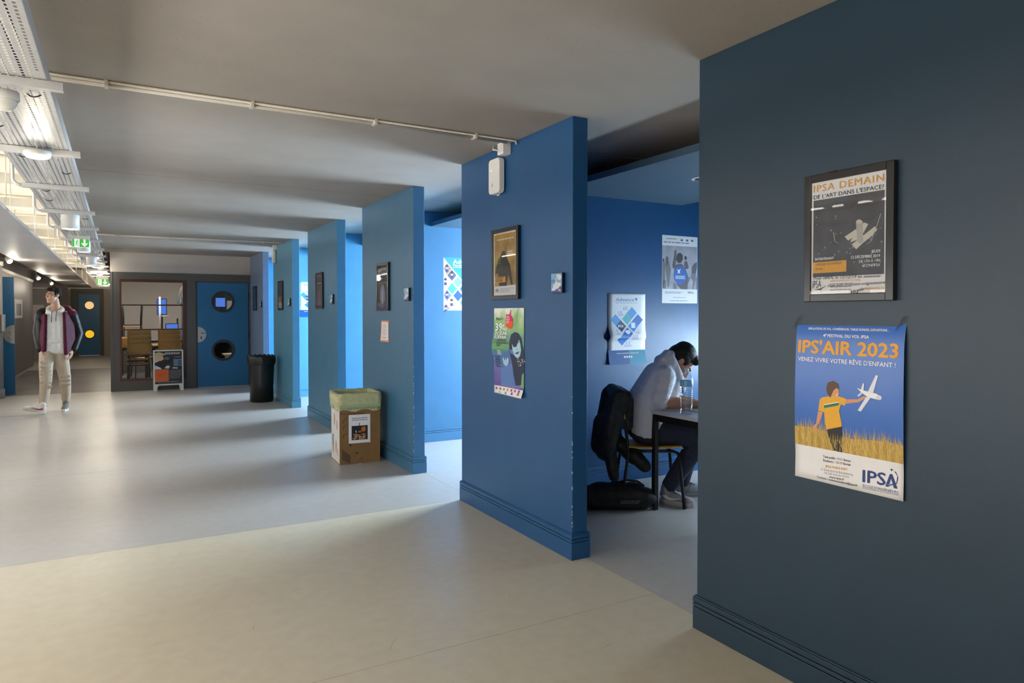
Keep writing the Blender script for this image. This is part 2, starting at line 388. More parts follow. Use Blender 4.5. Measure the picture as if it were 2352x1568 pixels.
# ---- end wall with interior window and door
mb = MB()
WX0, WX1, WZ0, WZ1 = -.012, 1.09, .19, 2.06; DX0, DX1, DZ = 1.288, 2.212, 2.028
t0, t1 = YEND, YEND+.12
mb.box((-.157, t0, 0), (WX0, t1, 2.19), CHAR); mb.box((WX0, t0, 0), (WX1, t1, WZ0), CHAR); mb.box((WX0, t0, WZ1), (WX1, t1, 2.19), CHAR)
mb.box((WX1, t0, 0), (DX0-.03, t1, 2.19), CHAR); mb.box((DX0-.03, t0, DZ+.025), (X0, t1, 2.19), CHAR); mb.box((DX1+.02, t0, 0), (X0, t1, DZ+.025), CHAR)
mb.box((DX0-.03, t0+.03, 0), (DX0+.004, t1, DZ), CHAR); mb.box((DX0-.03, t0+.03, DZ-.004), (DX1+.02, t1, DZ+.025), CHAR); mb.box((DX1-.004, t0+.066, 0), (DX1+.02, t1, DZ), CHAR); mb.box((-.157, t0+.015, 2.19), (X0, t1, H), BEIGE); mb.box((X0, t0, 0), (5.8, t1, H), BLUE)
we = struct('wall_end', mb)
obj('corner_trim', B((-.163, t0-.006, 0), (-.12, t1+.02, 2.186), CHAR), we)
obj('baseboard', B((-.157, t0-.012, 0), (1.25, t0, .11), CHAR), we)
wn = MB()
for a, b in (((WX0, WZ0), (WX0+.03, WZ1)), ((WX1-.055, WZ0), (WX1, WZ1)), ((WX0+.03, WZ0), (WX1-.055, WZ0+.03)), ((WX0+.03, WZ1-.045), (WX1-.055, WZ1))):
    wn.box((a[0], t0-.012, a[1]), (b[0], t1+.012, b[1]), BROWN)
win = struct('window_1', wn, bevel=.003)
zs = [WZ0+.03, .668, 1.131, 1.586, WZ1-.045]
for z in zs[1:-1]: obj('glazing_bar', B((WX0+.03, t0-.004, z-.013), (WX1-.055, t0+.04, z+.013), BROWN), win, bevel=.002)
for a, b in zip(zs, zs[1:]): obj('pane', pane_y(WX0+.03, a+.012, WX1-.055, b-.012, t0+.018), win)

def holed_leaf(x0, x1, z1, y0, y1, cx, zc, R, m):
    mb = MB(); n = 32; zz = [0]; S = R*1.02
    for c in zc: zz += [c-S, c+S]
    zz.append(z1)
    for i in range(len(zz)-1):
        if i % 2 == 0: mb.box((x0, y0, zz[i]), (x1, y1, zz[i+1]), m)
        else:
            c = zc[i//2]; mb.box((x0, y0, zz[i]), (cx-S, y1, zz[i+1]), m); mb.box((cx+S, y0, zz[i]), (x1, y1, zz[i+1]), m)
            V = []
            for k in range(n):
                a = 2*PI*k/n; ca, sa = math.cos(a), math.sin(a); q = S/max(abs(ca), abs(sa))
                for yy in (y0, y1): V += [(cx+R*ca, yy, c+R*sa), (cx+q*ca, yy, c+q*sa)]
            F = []
            for k in range(n):
                p = 4*k; r = 4*((k+1) % n); F += [(p, p+1, r+1, r), (p+2, r+2, r+3, p+3), (p, r, r+2, p+2)]
            mb.add(V, F, m)
    return mb
def ring(c, ro, ri, y0, y1, m, n=36):
    V = []; F = []
    for k in range(n):
        a = 2*PI*k/n
        for r, y in ((ro, y1), (ro, y0), (ri, y0), (ri, y1)): V.append((c[0]+r*math.cos(a), y, c[1]+r*math.sin(a)))
    for k in range(n):
        p = 4*k; q = 4*((k+1) % n)
        for i in range(4): F.append((p+i, p+(i+1) % 4, q+(i+1) % 4, q+i))
    return MB().add(V, F, m, False)
def halfdisc(x, z, r, y0, y1, m, right=True, n=18):
    s = 1 if right else -1; P = [(x+s*r*math.sin(PI*i/n), z-r*math.cos(PI*i/n)) for i in range(n+1)]
    if not right: P = P[::-1]
    return MB().prism(P, y0, y1, m)
ld = struct('door_1', holed_leaf(DX0+.001, DX1, DZ-.001, t0+.006, t0+.029, 1.745, (.711, 1.657), .172, DOORBLUE))
for z in (.711, 1.657):
    obj('porthole_ring', ring((1.745, z), .208, .168, t0-.010, t0+.045, mat('dark_brown_ring', srgb(42, 26, 22), .4, noise=.1)), ld)
    obj('pane', MB().plate(ellipse((1.745, z), .17, .17, 32), t0+.018, GLASS), ld)
pp = obj('push_plate', halfdisc(DX0+.002, 1.022, .15, t0, t0+.006, mat('light_grey_plate', srgb(180, 180, 180), .5, noise=.04)), ld)
mb = MB(); lines(mb, DX0+.055, DX0+.14, 1.06, 1.035, 1, t0-.0005, pm(90, 90, 92), 0, .8); mb.box((DX0+.05, t0-.006, .94), (DX0+.075, t0, .985), pm(70, 70, 72))
obj('plate_marking', mb, pp)
for z in (.25, 1.02, 1.80): obj('hinge', B((DX1-.002, t0+.012, z-.05), (DX1+.02, t0+.022, z+.05), DARKM), ld)
obj('threshold', B((DX0, t0-.01, 0), (DX1, t0+.06, .006), GALV), ld)

# far door at the end of the corridor with lit portholes
yF = 27.4
struct('wall_far', B((-4.2, yF, 0), (-.16, yF+.12, 2.9), mat('warm_grey_wall', srgb(176, 164, 150), .7, noise=.04)))
mb = B((-1.43, yF-.05, 0), (-1.235, yF-.001, 2.28), CHAR); mb.box((-.616, yF-.05, 0), (-.50, yF-.001, 2.28), CHAR); mb.box((-1.235, yF-.05, 2.10), (-.616, yF-.001, 2.28), CHAR)
struct('trim_2', mb)
fd = struct('door_2', holed_leaf(-1.225, -.626, 2.082, yF-.05, yF-.01, -.912, (.737, 1.712), .135, DOORBLUE))
for z, c in ((.737, (1.0, .58, .03)), (1.712, (1.0, .66, .28))):
    obj('porthole_ring', ring((-.912, z), .165, .13, yF-.06, yF-.005, BLACKP), fd)
    obj('pane', MB().prism(ellipse((-.912, z), .134, .134, 28), yF-.03, yF-.026, emit_mat('lit_room_%d' % (z*10), c, .8)), fd)
obj('kick_strip', B((-1.225, yF-.056, 0), (-.626, yF-.05, .03), GALV), fd)
# open blue door leaf by the column, edge towards the passage
od = struct('door_3', B((-2.5, 14.91, .004), (-1.63, 14.95, 2.072), DOORBLUE), bevel=.002)
pp = obj('push_plate', halfdisc(-1.63, 1.06, .165, 14.902, 14.91, STEEL, right=False), od)
for z in (1.10, 1.005):
    kb = MB(); kb.tube([(-1.69, 14.902, z), (-1.69, 14.885, z), (-1.69, 14.875, z)], [.02, .02, .012], STEEL, 14); obj('knob', kb, pp)
# side wall beyond, with pale rail and dark band above; pale recess after it
DW = mat('dark_grey_side_wall', srgb(104, 100, 104), .5, noise=.04)
mb = B((-2.2, 15.3, 0), (-2.05, 22.5, 2.30), DW)
sw = struct('wall_side', mb)
obj('rail', B((-2.06, 15.3, 2.27), (-2.03, 22.5, 2.335), WHITEP), sw)
obj('upper_band', B((-2.2, 15.3, 2.335), (-2.07, 22.5, 2.56), mat('near_black_band', srgb(46, 44, 44), .6, noise=.05)), sw)
obj('baseboard', B((-2.05, 15.3, 0), (-2.035, 22.5, .035), mat('grey_skirting', srgb(150, 148, 150), .5, noise=.03)), sw)
mb = B((-3.6, 25.6, 0), (-1.85, 25.7, 2.56), GREYW); mb.box((-1.85, 25.6, 0), (-1.43, 25.72, 2.9), mat('umber_wall', srgb(96, 88, 80), .7, noise=.04))
sr = struct('wall_recess', mb)
obj('rail', B((-3.6, 25.575, 2.20), (-1.85, 25.6, 2.23), WHITEP), sr)

# ---- classroom behind the end wall
CR = mat('cream_room_wall', srgb(205, 198, 190), .75, noise=.03)
mb = B((-.16, 19.0, 0), (5.8, 19.1, 2.8), CR); mb.box((-.16, 14.62, 0), (-.10, 19.0, 2.8), CR); mb.box((5.7, 14.62, 0), (5.8, 19.0, 2.8), CR)
struct('wall_classroom', mb)
struct('ceiling', B((-.16, 14.62, 2.7), (5.8, 19.1, 2.78), CEIL))
# ---- suspended blue-grey rafts in the booths
RAFT = mat('blue_grey_raft', srgb(66, 90, 106), .6, noise=.04, nscale=6)
for j in range(NB):
    y1 = (YEND if j == NB-1 else yf(j+1)-PT)-.002; y0 = yf(j)+.25
    rf = struct('ceiling_raft', B((2.985, y0, 2.386), (4.35, y1, 2.432), RAFT), bevel=.002)
    for x, y in ((3.15, y1-.45), (3.15, y0+.3), (4.2, y1-.45), (4.2, y0+.3)):
        obj('hanger_wire', MB().tube([(x, y, 2.43), (x, y, H)], .0025, DARKM, 6), rf)
    dl = obj('downlight', ring((0, 0), .085, .06, -.006, .0, WHITEP), rf); dl.rotation_euler = (PI/2, 0, 0); dl.location = (3.62, yf(j)+1.33, 2.386)
    dl.rotation_euler = (-PI/2, 0, 0); dl.location = (3.62, yf(j)+1.33, 2.386-.006)
    lens = MB(); lens.lathe([(.062, 0), (.05, .012), (0.001, .016)], STEEL, 20); obj('reflector', lens, rf, loc=(3.62, yf(j)+1.33, 2.376))

# ================================================================== LIGHT FITTINGS
# grey soffit panel hung over the passage, with tube lights lying on it that light the slot above
SOFF = mat('grey_soffit', srgb(176, 172, 170), .5, spec=.4, noise=.04, nscale=3, stretch=(1, .3, 1))
so = tag(thing('soffit_panel', 'long smooth grey soffit panel hung under the bright ceiling slot', 'ceiling panel', (0, 0, 2.30)), kind='structure')
del so['category']
for i in range(10):
    y0 = -2.9+i*3.02; obj('soffit_board', B((-1.496, y0, 0), (-.836, min(y0+3.016, 27.2), .03), SOFF), so)
    for x in (-1.42, -.9): obj('hanger_rod', MB().tube([(x, y0+1.0, .03), (x, y0+1.0, .745)], .005, GALV, 6), so)
TUBE = emit_mat('lit_tube', TUBE_COL, TUBE_POWER)
for i in range(14):
    y = -2.2+i*2.1
    t = thing('tube_light', 'slim white tube light lying on top of the grey soffit panel', 'lamp', (-1.16, y, 2.331), 0, 'tube lights on the soffit')
    obj('housing', B((-.10, 0, 0), (-.03, 2.0, .07), WHITEP), t)
    obj('tube', MB().tube([(0, .01, .044), (0, 1.99, .044)], .028, TUBE, 12), t); obj('tube_clip', B((-.03, .9, .03), (.0, .93, .05), WHITEP), t); obj('foot', B((-.10, .9, 0), (.02, .96, .004), WHITEP), t)

# perforated cable tray under the edge of the ceiling
TZ, TXL, TXR = 2.315, -.552, -.237
tray = thing('cable_tray', 'long perforated galvanised cable tray under the ceiling edge', 'cable tray', (0, 0, TZ))
mb = MB(); rows = 12; pitch = (TXR-TXL-.02)/rows; hw = .009
def strip(x0, x1, y0, y1): mb.add([(x0, y0, 0), (x1, y0, 0), (x1, y1, 0), (x0, y1, 0)], [(3, 2, 1, 0)], GALV)
yA, yB, hp = .2, 26.0, .03
xs = [TXL]
for r in range(rows):
    c = TXL+.01+pitch*(r+.5); strip(xs[-1], c-hw/2, yA, yB); off = .015*(r % 2)
    y = yA
    while y < yB-.001:
        strip(c-hw/2, c+hw/2, y, min(y+.014+off*0, yB)); y += hp
    xs.append(c+hw/2)
strip(xs[-1], TXR, yA, yB)
obj('perforated_base', mb, tray)
for x in (TXL, TXR): obj('side_rail', B((x-.001, yA, 0), (x+.001, yB, .055), GALV), tray)
YBR = [.62, 1.91, 3.20, 4.50, 5.72, 7.05, 8.33, 9.63, 10.92, 12.2, 13.5, 14.8, 16.1, 17.4, 18.7, 20.0, 21.3, 22.6, 23.9, 25.2]
mb = MB()
mb.box((-.575, -.018, -.034), (-.185, .018, -.026), GALV); mb.box((-.575, -.018, -.026), (-.185, -.014, -.003), GALV); mb.box((-.575, .014, -.026), (-.185, .018, -.003), GALV)
path = [(-.575+.0*i, 0, 0) for i in range(1)]
arc = [(-.575-.05*math.sin(a), 0, .02-.04*math.cos(a)) for a in [i*PI/2/5 for i in range(6)]]
mb.tube(arc+[(-.627, 0, .15), (-.628, 0, .73)], .011, GALV, 8)
br0 = None
for y in YBR:
    if br0 is None: br0 = obj('tray_bracket', mb, tray); o = br0
    else: o = br0.copy(); COL.objects.link(o)
    o.location = (0, y, 0)
TIE = mat('black_cable_tie', srgb(20, 20, 20), .5, noise=.1)
for i, (y, x) in enumerate(((2.35, -.29), (3.42, -.30), (4.05, -.50), (4.75, -.47), (5.2, -.29), (5.9, -.50), (6.0, -.46), (6.5, -.48), (2.6, -.44), (7.6, -.28))):
    obj('cable_tie', MB().tube([(x-.025, y, .002), (x-.012, y+.01, -.006), (x, y+.004, -.009), (x+.014, y-.004, -.007), (x+.027, y-.002, .002)], .0028, TIE, 6), tray)
CAB = mat('grey_cable', srgb(120, 118, 112), .6, noise=.1); CABD = mat('dark_cable', srgb(38, 36, 36), .6, noise=.1)
for i in range(9):
    x = TXL+.03+i*.030+.004*rnd.random(); p = [(x+.012*math.sin(y*1.7+i), y, TZ+.012) for y in np.linspace(.3, 25.8, 34)]
    tag(obj('cable', MB().tube(p, .006+.003*(i % 3 == 0), CABD if i % 2 else CAB, 6)), ('dark' if i % 2 else 'grey')+' electrical cable lying along the perforated cable tray', 'cable', 'cables in the tray')

LENS = emit_mat('lit_diffuser', (1.0, .93, .82), 30.0)
def lamp_light(parent, kind, power, z):
    l = bpy.data.lights.new('lamp_glow', kind); l.energy = power; l.color = LAMP_COL; l.shadow_soft_size = .05
    if kind == 'SPOT': l.spot_size = 2.2; l.spot_blend = 1.0
    o = bpy.data.objects.new('lamp_glow', l); COL.objects.link(o); o.parent = parent; o.location = (0, 0, z); return o
def disc_lamp(y, label, x=-.375, pw=1.0):
    t = thing('disc_lamp', label, 'lamp', (x, y, TZ-.034), 0, 'round white lamps under the tray')
    m = MB(); m.lathe([(.062, 0), (.064, -.018), (.06, -.026)], WHITEP, 28); obj('body', m, t)
    m = MB(); m.lathe([(.058, -.026), (.05, -.034), (.03, -.039), (.001, -.041)], LENS, 28); obj('diffuser', m, t)
    lamp_light(t, 'POINT', LAMP_POWER*pw, -.095)
def can_lamp(y, label, x=-.385):
    t = thing('can_lamp', label, 'lamp', (x, y, TZ-.005), 0, 'white cylinder lamps under the tray')
    m = MB(); m.lathe([(.02, .0), (.07, -.002), (.072, -.006), (.072, -.128), (.067, -.130), (.066, -.120)], WHITEP, 32); obj('body', m, t)
    m = MB(); m.lathe([(.066, -.121), (.001, -.122)], LENS, 28); obj('diffuser', m, t)
    lamp_light(t, 'SPOT', DOWN_POWER, -.135)
disc_lamp(4.42, 'flat round lit white lamp beside the fourth bracket of the cable tray', pw=.15);
disc_lamp(1.5, 'added round lit white lamp under the tray before the dome sensor'); disc_lamp(-1.0, 'added round lit white lamp under the start of the cable tray')  # both lamps are out of view, added to brighten the near end
disc_lamp(14.36, 'flat round lit white lamp beside the corner of the charcoal end wall', pw=.7); disc_lamp(17.0, 'added round lit white lamp under the tray before the far exit sign', pw=3); disc_lamp(23.5, 'added round lit white lamp under the tray near the far blue door', pw=3)  # the last two lamps are added to brighten the far corridor
can_lamp(7.35, 'white cylinder lamp under the tray in front of the near exit sign'); can_lamp(10.0, 'white cylinder lamp under the tray right behind the near exit sign')
can_lamp(12.6, 'white cylinder lamp under the tray near the charcoal end wall'); can_lamp(20.2, 'white cylinder lamp under the tray just behind the far exit sign')
# dome sensor
t = thing('dome_sensor', 'white dome sensor under the cable tray below a bracket', 'sensor', (-.385, 3.30, TZ-.034))
m = MB(); m.lathe([(.05, 0), (.052, -.03), (.046, -.036)], WHITEP, 28); obj('base', m, t)
m = MB(); m.lathe([(.046, -.036)]+[(.044*math.cos(a), -.036-.04*math.sin(a)) for a in [i*PI/2/6 for i in range(7)]], mat('opal_dome', srgb(240, 238, 230), .2, noise=.02), 28); obj('dome', m, t)
# exit signs
GREEN = mat('exit_green', srgb(70, 185, 70), .5, noise=.02, emit=.45); EXW = mat('exit_white', srgb(240, 245, 240), .5, noise=.02, emit=.5)
def exit_sign(y, x, label, k=1.0):
    t = thing('exit_sign', label, 'sign', (x, y, TZ-.036), 0, 'green exit signs under the tray')
    W, HH = .165*k, .125*k
    obj('casing', B((-W/2, 0, -.035*k), (W/2, .045, 0), WHITEP), t, bevel=.004)
    p = obj('panel', B((-W/2, .012, -HH), (W/2, .02, -.03*k), EXW), t, bevel=.002)
    m = MB(); zt, zb = -.033*k, -HH+.004
    m.box((-W/2+.002, .0105, zb), (-W*.36, .0112, zt), GREEN); m.box((-W*.06, .0105, zb), (W/2-.003, .0112, zt), GREEN)
    cx = -W*.21; q = k
    m.prism(ellipse((cx+.004*q, -.047*q), .006*q, .006*q, 12), .0105, .0112, GREEN)
    for a, b, wd in (((cx+.002, -.055), (cx-.004, -.080), .011), ((cx-.004, -.078), (cx+.012, -.098), .007), ((cx+.012, -.098), (cx+.014, -.114), .006), ((cx-.006, -.08), (cx-.010, -.1), .007), ((cx-.010, -.1), (cx-.022, -.108), .006), ((cx, -.06), (cx+.018, -.068), .005), ((cx, -.06), (cx-.016, -.07), .005)):
        m.bar((a[0], .0108, a[1]*q), (b[0], .0108, b[1]*q), wd*q, .0006, GREEN) if False else m.prism([(a[0]-wd/2, a[1]*q), (a[0]+wd/2, a[1]*q+.001), (b[0]+wd/2, b[1]*q), (b[0]-wd/2, b[1]*q-.001)], .0104, .0112, GREEN)
    ax = W*.22
    m.prism([(ax-.009*q, zt-.004), (ax-.009*q, -.085*q), (ax-.028*q, -.072*q), (ax-.028*q, -.088*q), (ax, -.116*q), (ax+.028*q, -.088*q), (ax+.028*q, -.072*q), (ax+.009*q, -.085*q), (ax+.009*q, zt-.004)], .0095, .0104, EXW)
    tag(obj('pictogram', m, p), 'green running figure and white down arrow')
exit_sign(8.95, -.375, 'green and white exit sign hanging under the near half of the cable tray')
exit_sign(18.6, -.36, 'green and white exit sign hanging under the far half of the cable tray', 1.5)
# rods, pipes and wires crossing the bright slot
PALE = mat('cream_pipe', srgb(225, 215, 190), .6, noise=.04)
for y, r, z in ((4.9, .012, 2.74), (5.02, .008, 2.72), (7.0, .012, 2.72), (9.2, .016, 2.7), (11.2, .012, 2.74), (13.6, .02, 2.68), (15.5, .03, 2.66), (19.0, .03, 2.62)):
    tag(obj('cross_pipe', MB().tube([(-1.86, y, z), (-.356, y, z)], r, PALE, 8)), 'cream pipe crossing the bright ceiling slot behind the tray', 'pipe', 'cross pipes in the slot')
for y, x in ((5.6, -.93), (6.9, -.80), (8.6, -.96), (9.9, -.86), (12.0, -.9), (14.0, -.84)):
    tag(obj('hanger_wire', MB().tube([(x, y, 2.33), (x, y, 3.05)], .004, PALE, 6)), 'thin cream hanger rod dropping from the bright ceiling slot', 'rod', 'hanger rods in the slot')
# spotlights beyond the soffit
for i, (px, py) in enumerate(((15, 592), (83, 633), (114, 646))):
    p = at(px, py, 0, -1.60)
    t = thing('spotlight', ('small silver spotlight next to the grey column above the open blue door', 'small silver spotlight above the dark grey side wall', 'small silver spotlight over the pale recess beyond the side wall')[i], 'lamp', tuple(p), 0, 'spotlights beyond the soffit')
    m = MB(); m.tube([(0, 0, 0), (.05, -.06, -.06)], [.03, .045], STEEL, 14); obj('head', m, t)
    l = lamp_light(t, 'POINT', 12, 0); l.location = (.09, -.12, -.16)
    m = MB(); m.tube([(0, 0, 0), (0, 0, 2.56-p[2] if p[1] > 14.45 else 3.05-p[2])], .007, STEEL, 8); obj('stem', m, t)
    m = MB(); m.lathe([(.001, 0), (.04, .001)], emit_mat('spot_lens', (1, .95, .88), 12), 14); l = obj('lens', m, t); l.location = (.051, -.061, -.062); l.rotation_euler = (2.2, 0, .7)
# classroom ceiling light
for x, y in ((.5, 16.4), (3.2, 16.4)):
    t = thing('ceiling_light', 'flat lit square panel light on the classroom ceiling', 'lamp', (x, y, 2.7), 0, 'classroom ceiling lights')
    obj('frame', B((-.31, -.31, -.03), (.31, .31, 0), WHITEP), t); obj('diffuser', B((-.29, -.29, -.034), (.29, .29, -.03), emit_mat('lit_panel', (1, .95, .88), ROOM_POWER)), t)

# ================================================================== ON THE CEILING AND WALLS
PVC = mat('white_conduit', srgb(205, 198, 186), .5, noise=.03)
for Y, lab in ((3.92, 'white twin conduit across the ceiling to the wall box above the tall black frame'), (11.31, 'white twin conduit across the ceiling to the wall unit above the black bin')):
    c = thing('ceiling_conduit', lab, 'conduit', (0, Y, H)); 
    obj('thick_pipe', MB().tube([(-.34, 0, -.013), (2.19, 0, -.013)], .0125, PVC, 10), c); obj('thin_pipe', MB().tube([(-.34, -.034, -.008), (2.235, -.034, -.008), (2.245, -.034, -.03)], .007, PVC, 8), c)
    for x in (-.05, .62, 1.30, 1.95): obj('clip', B((x-.008, -.046, -.028), (x+.008, .018, 0), PVC), c)
def access_point(Yl, zb, label, s=1.0):
    t = thing('access_point', label, 'router', (X0, Yl, zb), -PI/2)
    W, HH, D = .155*s, .235*s, .04; r = .028
    def rr(i): return [(cx+(r-i)*math.cos(a), cz+(r-i)*math.sin(a)) for cx, cz, a0 in ((W-r, HH-r, 0), (r, HH-r, PI/2), (r, r, PI), (W-r, r, 3*PI/2)) for a in [a0+PI/2*k/5 for k in range(6)]]
    obj('shell', MB().prism(rr(0), -D-.01, -.008, WHITEP), t, bevel=.006)
    obj('wall_plate', B((.03, -.009, .03), (W-.03, 0, HH-.03), WHITEP), t)
    m = MB(); m.prism(ellipse((W*.28, HH*.68), .004, .004, 10), -D-.0115, -D-.0095, emit_mat('blue_led', (.2, .4, 1), 4)); obj('status_light', m, t)
    m = MB(); 
    for k in range(3): m.prism([(W*.3+k*.006, HH*.2+k*.004), (W*.3+k*.006+.004, HH*.2+k*.004), (W*.3+k*.006+.004, HH*.24+k*.01), (W*.3+k*.006, HH*.24+k*.008)], -D-.011, -D-.0099, pm(150, 150, 152))
    obj('logo', m, t)
    j = obj('junction_box', B((W-.005, -.062, HH+.005), (W+.075, 0, HH+.085), WHITEP), t, bevel=.005)
    obj('lid_mark', B((W+.01, -.0635, HH+.02), (W+.06, -.062, HH+.07), mat('box_lid', srgb(215, 213, 207), .4, noise=.03)), j)
    obj('cable_loop', MB().tube([(W+.012, -.064, HH+.035), (W-.02, -.085, HH+.045), (W-.045, -.07, HH+.07), (W-.05, -.02, HH+.075)], .005, WHITEP, 8), t)
    obj('lower_cable', MB().tube([(W*.55, -.03, 0), (W*.62, -.03, -.014), (W*.75, -.03, -.012), (W*.82, -.03, .004)], .004, WHITEP, 8), t)
access_point(4.205, 2.235, 'white rounded access point with junction box under the ceiling above the tall black frame')
access_point(yf(4)-.13, 2.27, 'white access point high on the face wall above the black bin', .9)

def frame(Yl, z0, W, HH, label, bar=.028, dep=.024):
    t = thing('picture_frame', label, 'picture frame', (X0, Yl, z0), -PI/2, 'black picture frames on the booth faces')
    fm = obj('frame', B((0, -dep, 0), (bar, -.001, HH), BLACKF).box((W-bar, -dep, 0), (W, -.001, HH), BLACKF).box((bar, -dep, 0), (W-bar, -.001, bar), BLACKF).box((bar, -dep, HH-bar), (W-bar, -.001, HH), BLACKF), t, bevel=.0025)
    obj('glass', pane_y(bar-.002, bar-.002, W-bar+.002, HH-bar+.002, -dep+.0015), t)
    return t
def P(mb, Hm, pts, y, m): mb.plate([Hm(*p) for p in pts], y, m)
def T(mb, Hm, s, p, q, cap, y, m, **k):
    u0, v0 = Hm(*p); u1, v1 = Hm(*q); c = Hm(p[0], p[1]-cap)[1]-v0
    text(mb, s, u0, u1, v0, c, y, m, slope=(v1-v0)/(u1-u0), **k)
WH = pm(238, 238, 238); NAVY = pm(32, 56, 120); ORG = pm(222, 160, 48); DK = pm(58, 56, 58); GR = pm(140, 138, 138); BK = pm(18, 18, 20)

# --- near frame: event poster
W, HH = .345, .467
t = frame(1.708, 1.465, W, HH, 'black picture frame on the dark near wall above the blue sky poster')
Hm = homog(((68, 262), (945, 75), (952, 1472), (75, 1498)), ((-.004, HH), (W-.004, HH), (W-.004, 0), (-.004, 0)))
py = -.006
sh = obj('poster', B((.02, -.005, .02), (W-.02, -.003, HH-.02), PAPER), t, loc=(0, -.011, 0))
mb = MB(); ph = mat('poster_dark_photo', srgb(66, 66, 72), .5, noise=.35, nscale=14)
P(mb, Hm, [(160, 492), (855, 372), (860, 1210), (162, 1252)], py, ph)
rs = random.Random(3)
for i in range(46):
    x = 170+670*rs.random(); y = 620+520*rs.random(); s = 4+9*rs.random(); P(mb, Hm, [(x, y), (x+s, y-s*.4), (x+s*1.2, y+s), (x, y+s*1.1)], py-.0003, GR)
BG = pm(205, 198, 186)
for pl in ([(470, 845), (640, 725), (655, 700), (700, 715), (668, 778), (600, 870), (525, 900), (545, 855), (505, 882)], [(540, 920), (590, 880), (765, 738), (790, 770), (740, 830), (650, 905), (585, 968)]): P(mb, Hm, pl, py-.0004, BG)
P(mb, Hm, [(578, 695), (592, 675), (620, 670), (645, 690), (655, 890), (640, 905), (610, 908), (597, 895)], py-.0006, pm(176, 170, 162)); P(mb, Hm, [(578, 695), (592, 675), (620, 670), (645, 690), (630, 710), (600, 714)], py-.0008, BG)
for a, b in (((360, 800), (375, 890)), ((375, 890), (410, 912)), ((410, 912), (520, 915)), ((690, 912), (725, 890)), ((725, 890), (775, 760)), ((775, 760), (822, 610))): P(mb, Hm, [(a[0]-4, a[1]), (a[0]+4, a[1]), (b[0]+4, b[1]), (b[0]-4, b[1])], py-.0005, pm(170, 160, 140))
P(mb, Hm, [(162, 1105), (490, 1075), (490, 1190), (164, 1213)], py-.0005, ORG)
obj('picture', mb, sh)
mb = MB(); y = py-.0009
T(mb, Hm, 'IPSA DEMAIN', (162, 410), (848, 286), 66, y, ORG, bold=.012, spacing=1.15); T(mb, Hm, "DE L'ART DANS L'ESPACE?", (162, 480), (848, 362), 38, y, DK, bold=.01)
T(mb, Hm, 'INTERVENANT', (187, 1085), (370, 1068), 24, y, WH, bold=.02); T(mb, Hm, 'VIRGILE NOVARINA', (190, 1138), (446, 1115), 24, y, DK); T(mb, Hm, 'Artiste', (190, 1180), (262, 1174), 22, y, DK)
T(mb, Hm, 'JEUDI', (735, 1002), (820, 992), 28, y, WH, bold=.02); T(mb, Hm, '12 DÉCEMBRE 2019', (538, 1062), (820, 1040), 27, y, WH, bold=.02); T(mb, Hm, 'DE 17H À 19H', (615, 1102), (822, 1086), 27, y, WH); T(mb, Hm, '#CONFIPSA', (648, 1142), (822, 1132), 27, y, WH)
T(mb, Hm, "AMPHITHÉÂTRE DE L'IPSA", (335, 1295), (636, 1280), 18, y, ORG); T(mb, Hm, 'WWW.IPSA.FR', (672, 1370), (864, 1366), 24, y, ORG, bold=.012)
T(mb, Hm, 'IPSA', (163, 1362), (245, 1350), 72, y, DK); P(mb, Hm, [(170, 1372), (240, 1362), (300, 1328), (245, 1372), (250, 1392), (240, 1376)], y, DK)
T(mb, Hm, "Pour l'IPSA, le 12/12/19 en souvenir", (168, 1275), (835, 1240), 26, y-.0002, BK, shear=.3, bold=.006); T(mb, Hm, "d'une belle projection antigravitation", (310, 1345), (872, 1305), 26, y-.0002, BK, shear=.3, bold=.006); T(mb, Hm, 'Virgile', (540, 1408), (670, 1372), 30, y-.0002, BK, shear=.4, bold=.008)
for k in range(3): lines(mb, *[Hm(335, 1320+k*30)[0], Hm(560, 1320)[0]], Hm(335, 1312+k*30)[1], Hm(335, 1325+k*30)[1], 1, y, GR, .1, .6)
obj('lettering', mb, sh)
obj('hook', B((W*.27, -.02, HH), (W*.36, -.003, HH+.004), BLACKP), t)

# --- near loose poster: boy with a model plane under a blue sky
W, HH = .42, .594
t = thing('poster', 'taped blue sky poster of a boy holding a white model plane', 'poster', (X0, 1.75, .80), -PI/2)
Hm = homog(((80, 90), (922, 102), (903, 1497), (65, 1293)), ((0, HH), (W, HH), (W, 0), (0, 0)))
def wrp(x, y, z):
    v = z/HH; u = x/W; c = max(0, (v-.9)/.1); e = max(0, (u-.93)/.07)*max(0, 1-abs(v-.85)/.4)
    return (x, y-.003-.010*math.sin(PI*min(1, max(0, v)))-.006*max(0, .14-v)/.14+.008*c*c-.004*e, z)
SKY = mat('printed_blue_sky', srgb(52, 106, 190), .3, noise=.04, nscale=6)
mb = MB(); mb.grid(0, 0, W, HH, 0, PAPER, 14, 20); mb.warp(wrp); sh = obj('sheet', mb, t)
sol = sh.modifiers.new('thick', 'SOLIDIFY'); sol.thickness = .0004; sol.offset = 1
zb = [Hm(72, 1043)[1], Hm(905, 1207)[1]]; zbm = sum(zb)/2
mb = MB(); mb.grid(0, zbm, W, HH, -.0010, SKY, 14, 16)
G1 = [pm(200, 165, 80), pm(178, 142, 62), pm(222, 192, 112)]
def gtop(u): return zbm+HH*(.135-.02*u+.012*math.sin(u*9))
n = 30
for i in range(n):
    u0, u1 = W*i/n, W*(i+1)/n; m0 = G1[i % 2]
    mb.grid(u0, zbm, u1, gtop((u0+u1)/2/W)-.012, -.0014, m0, 1, 5)
rs = random.Random(5)
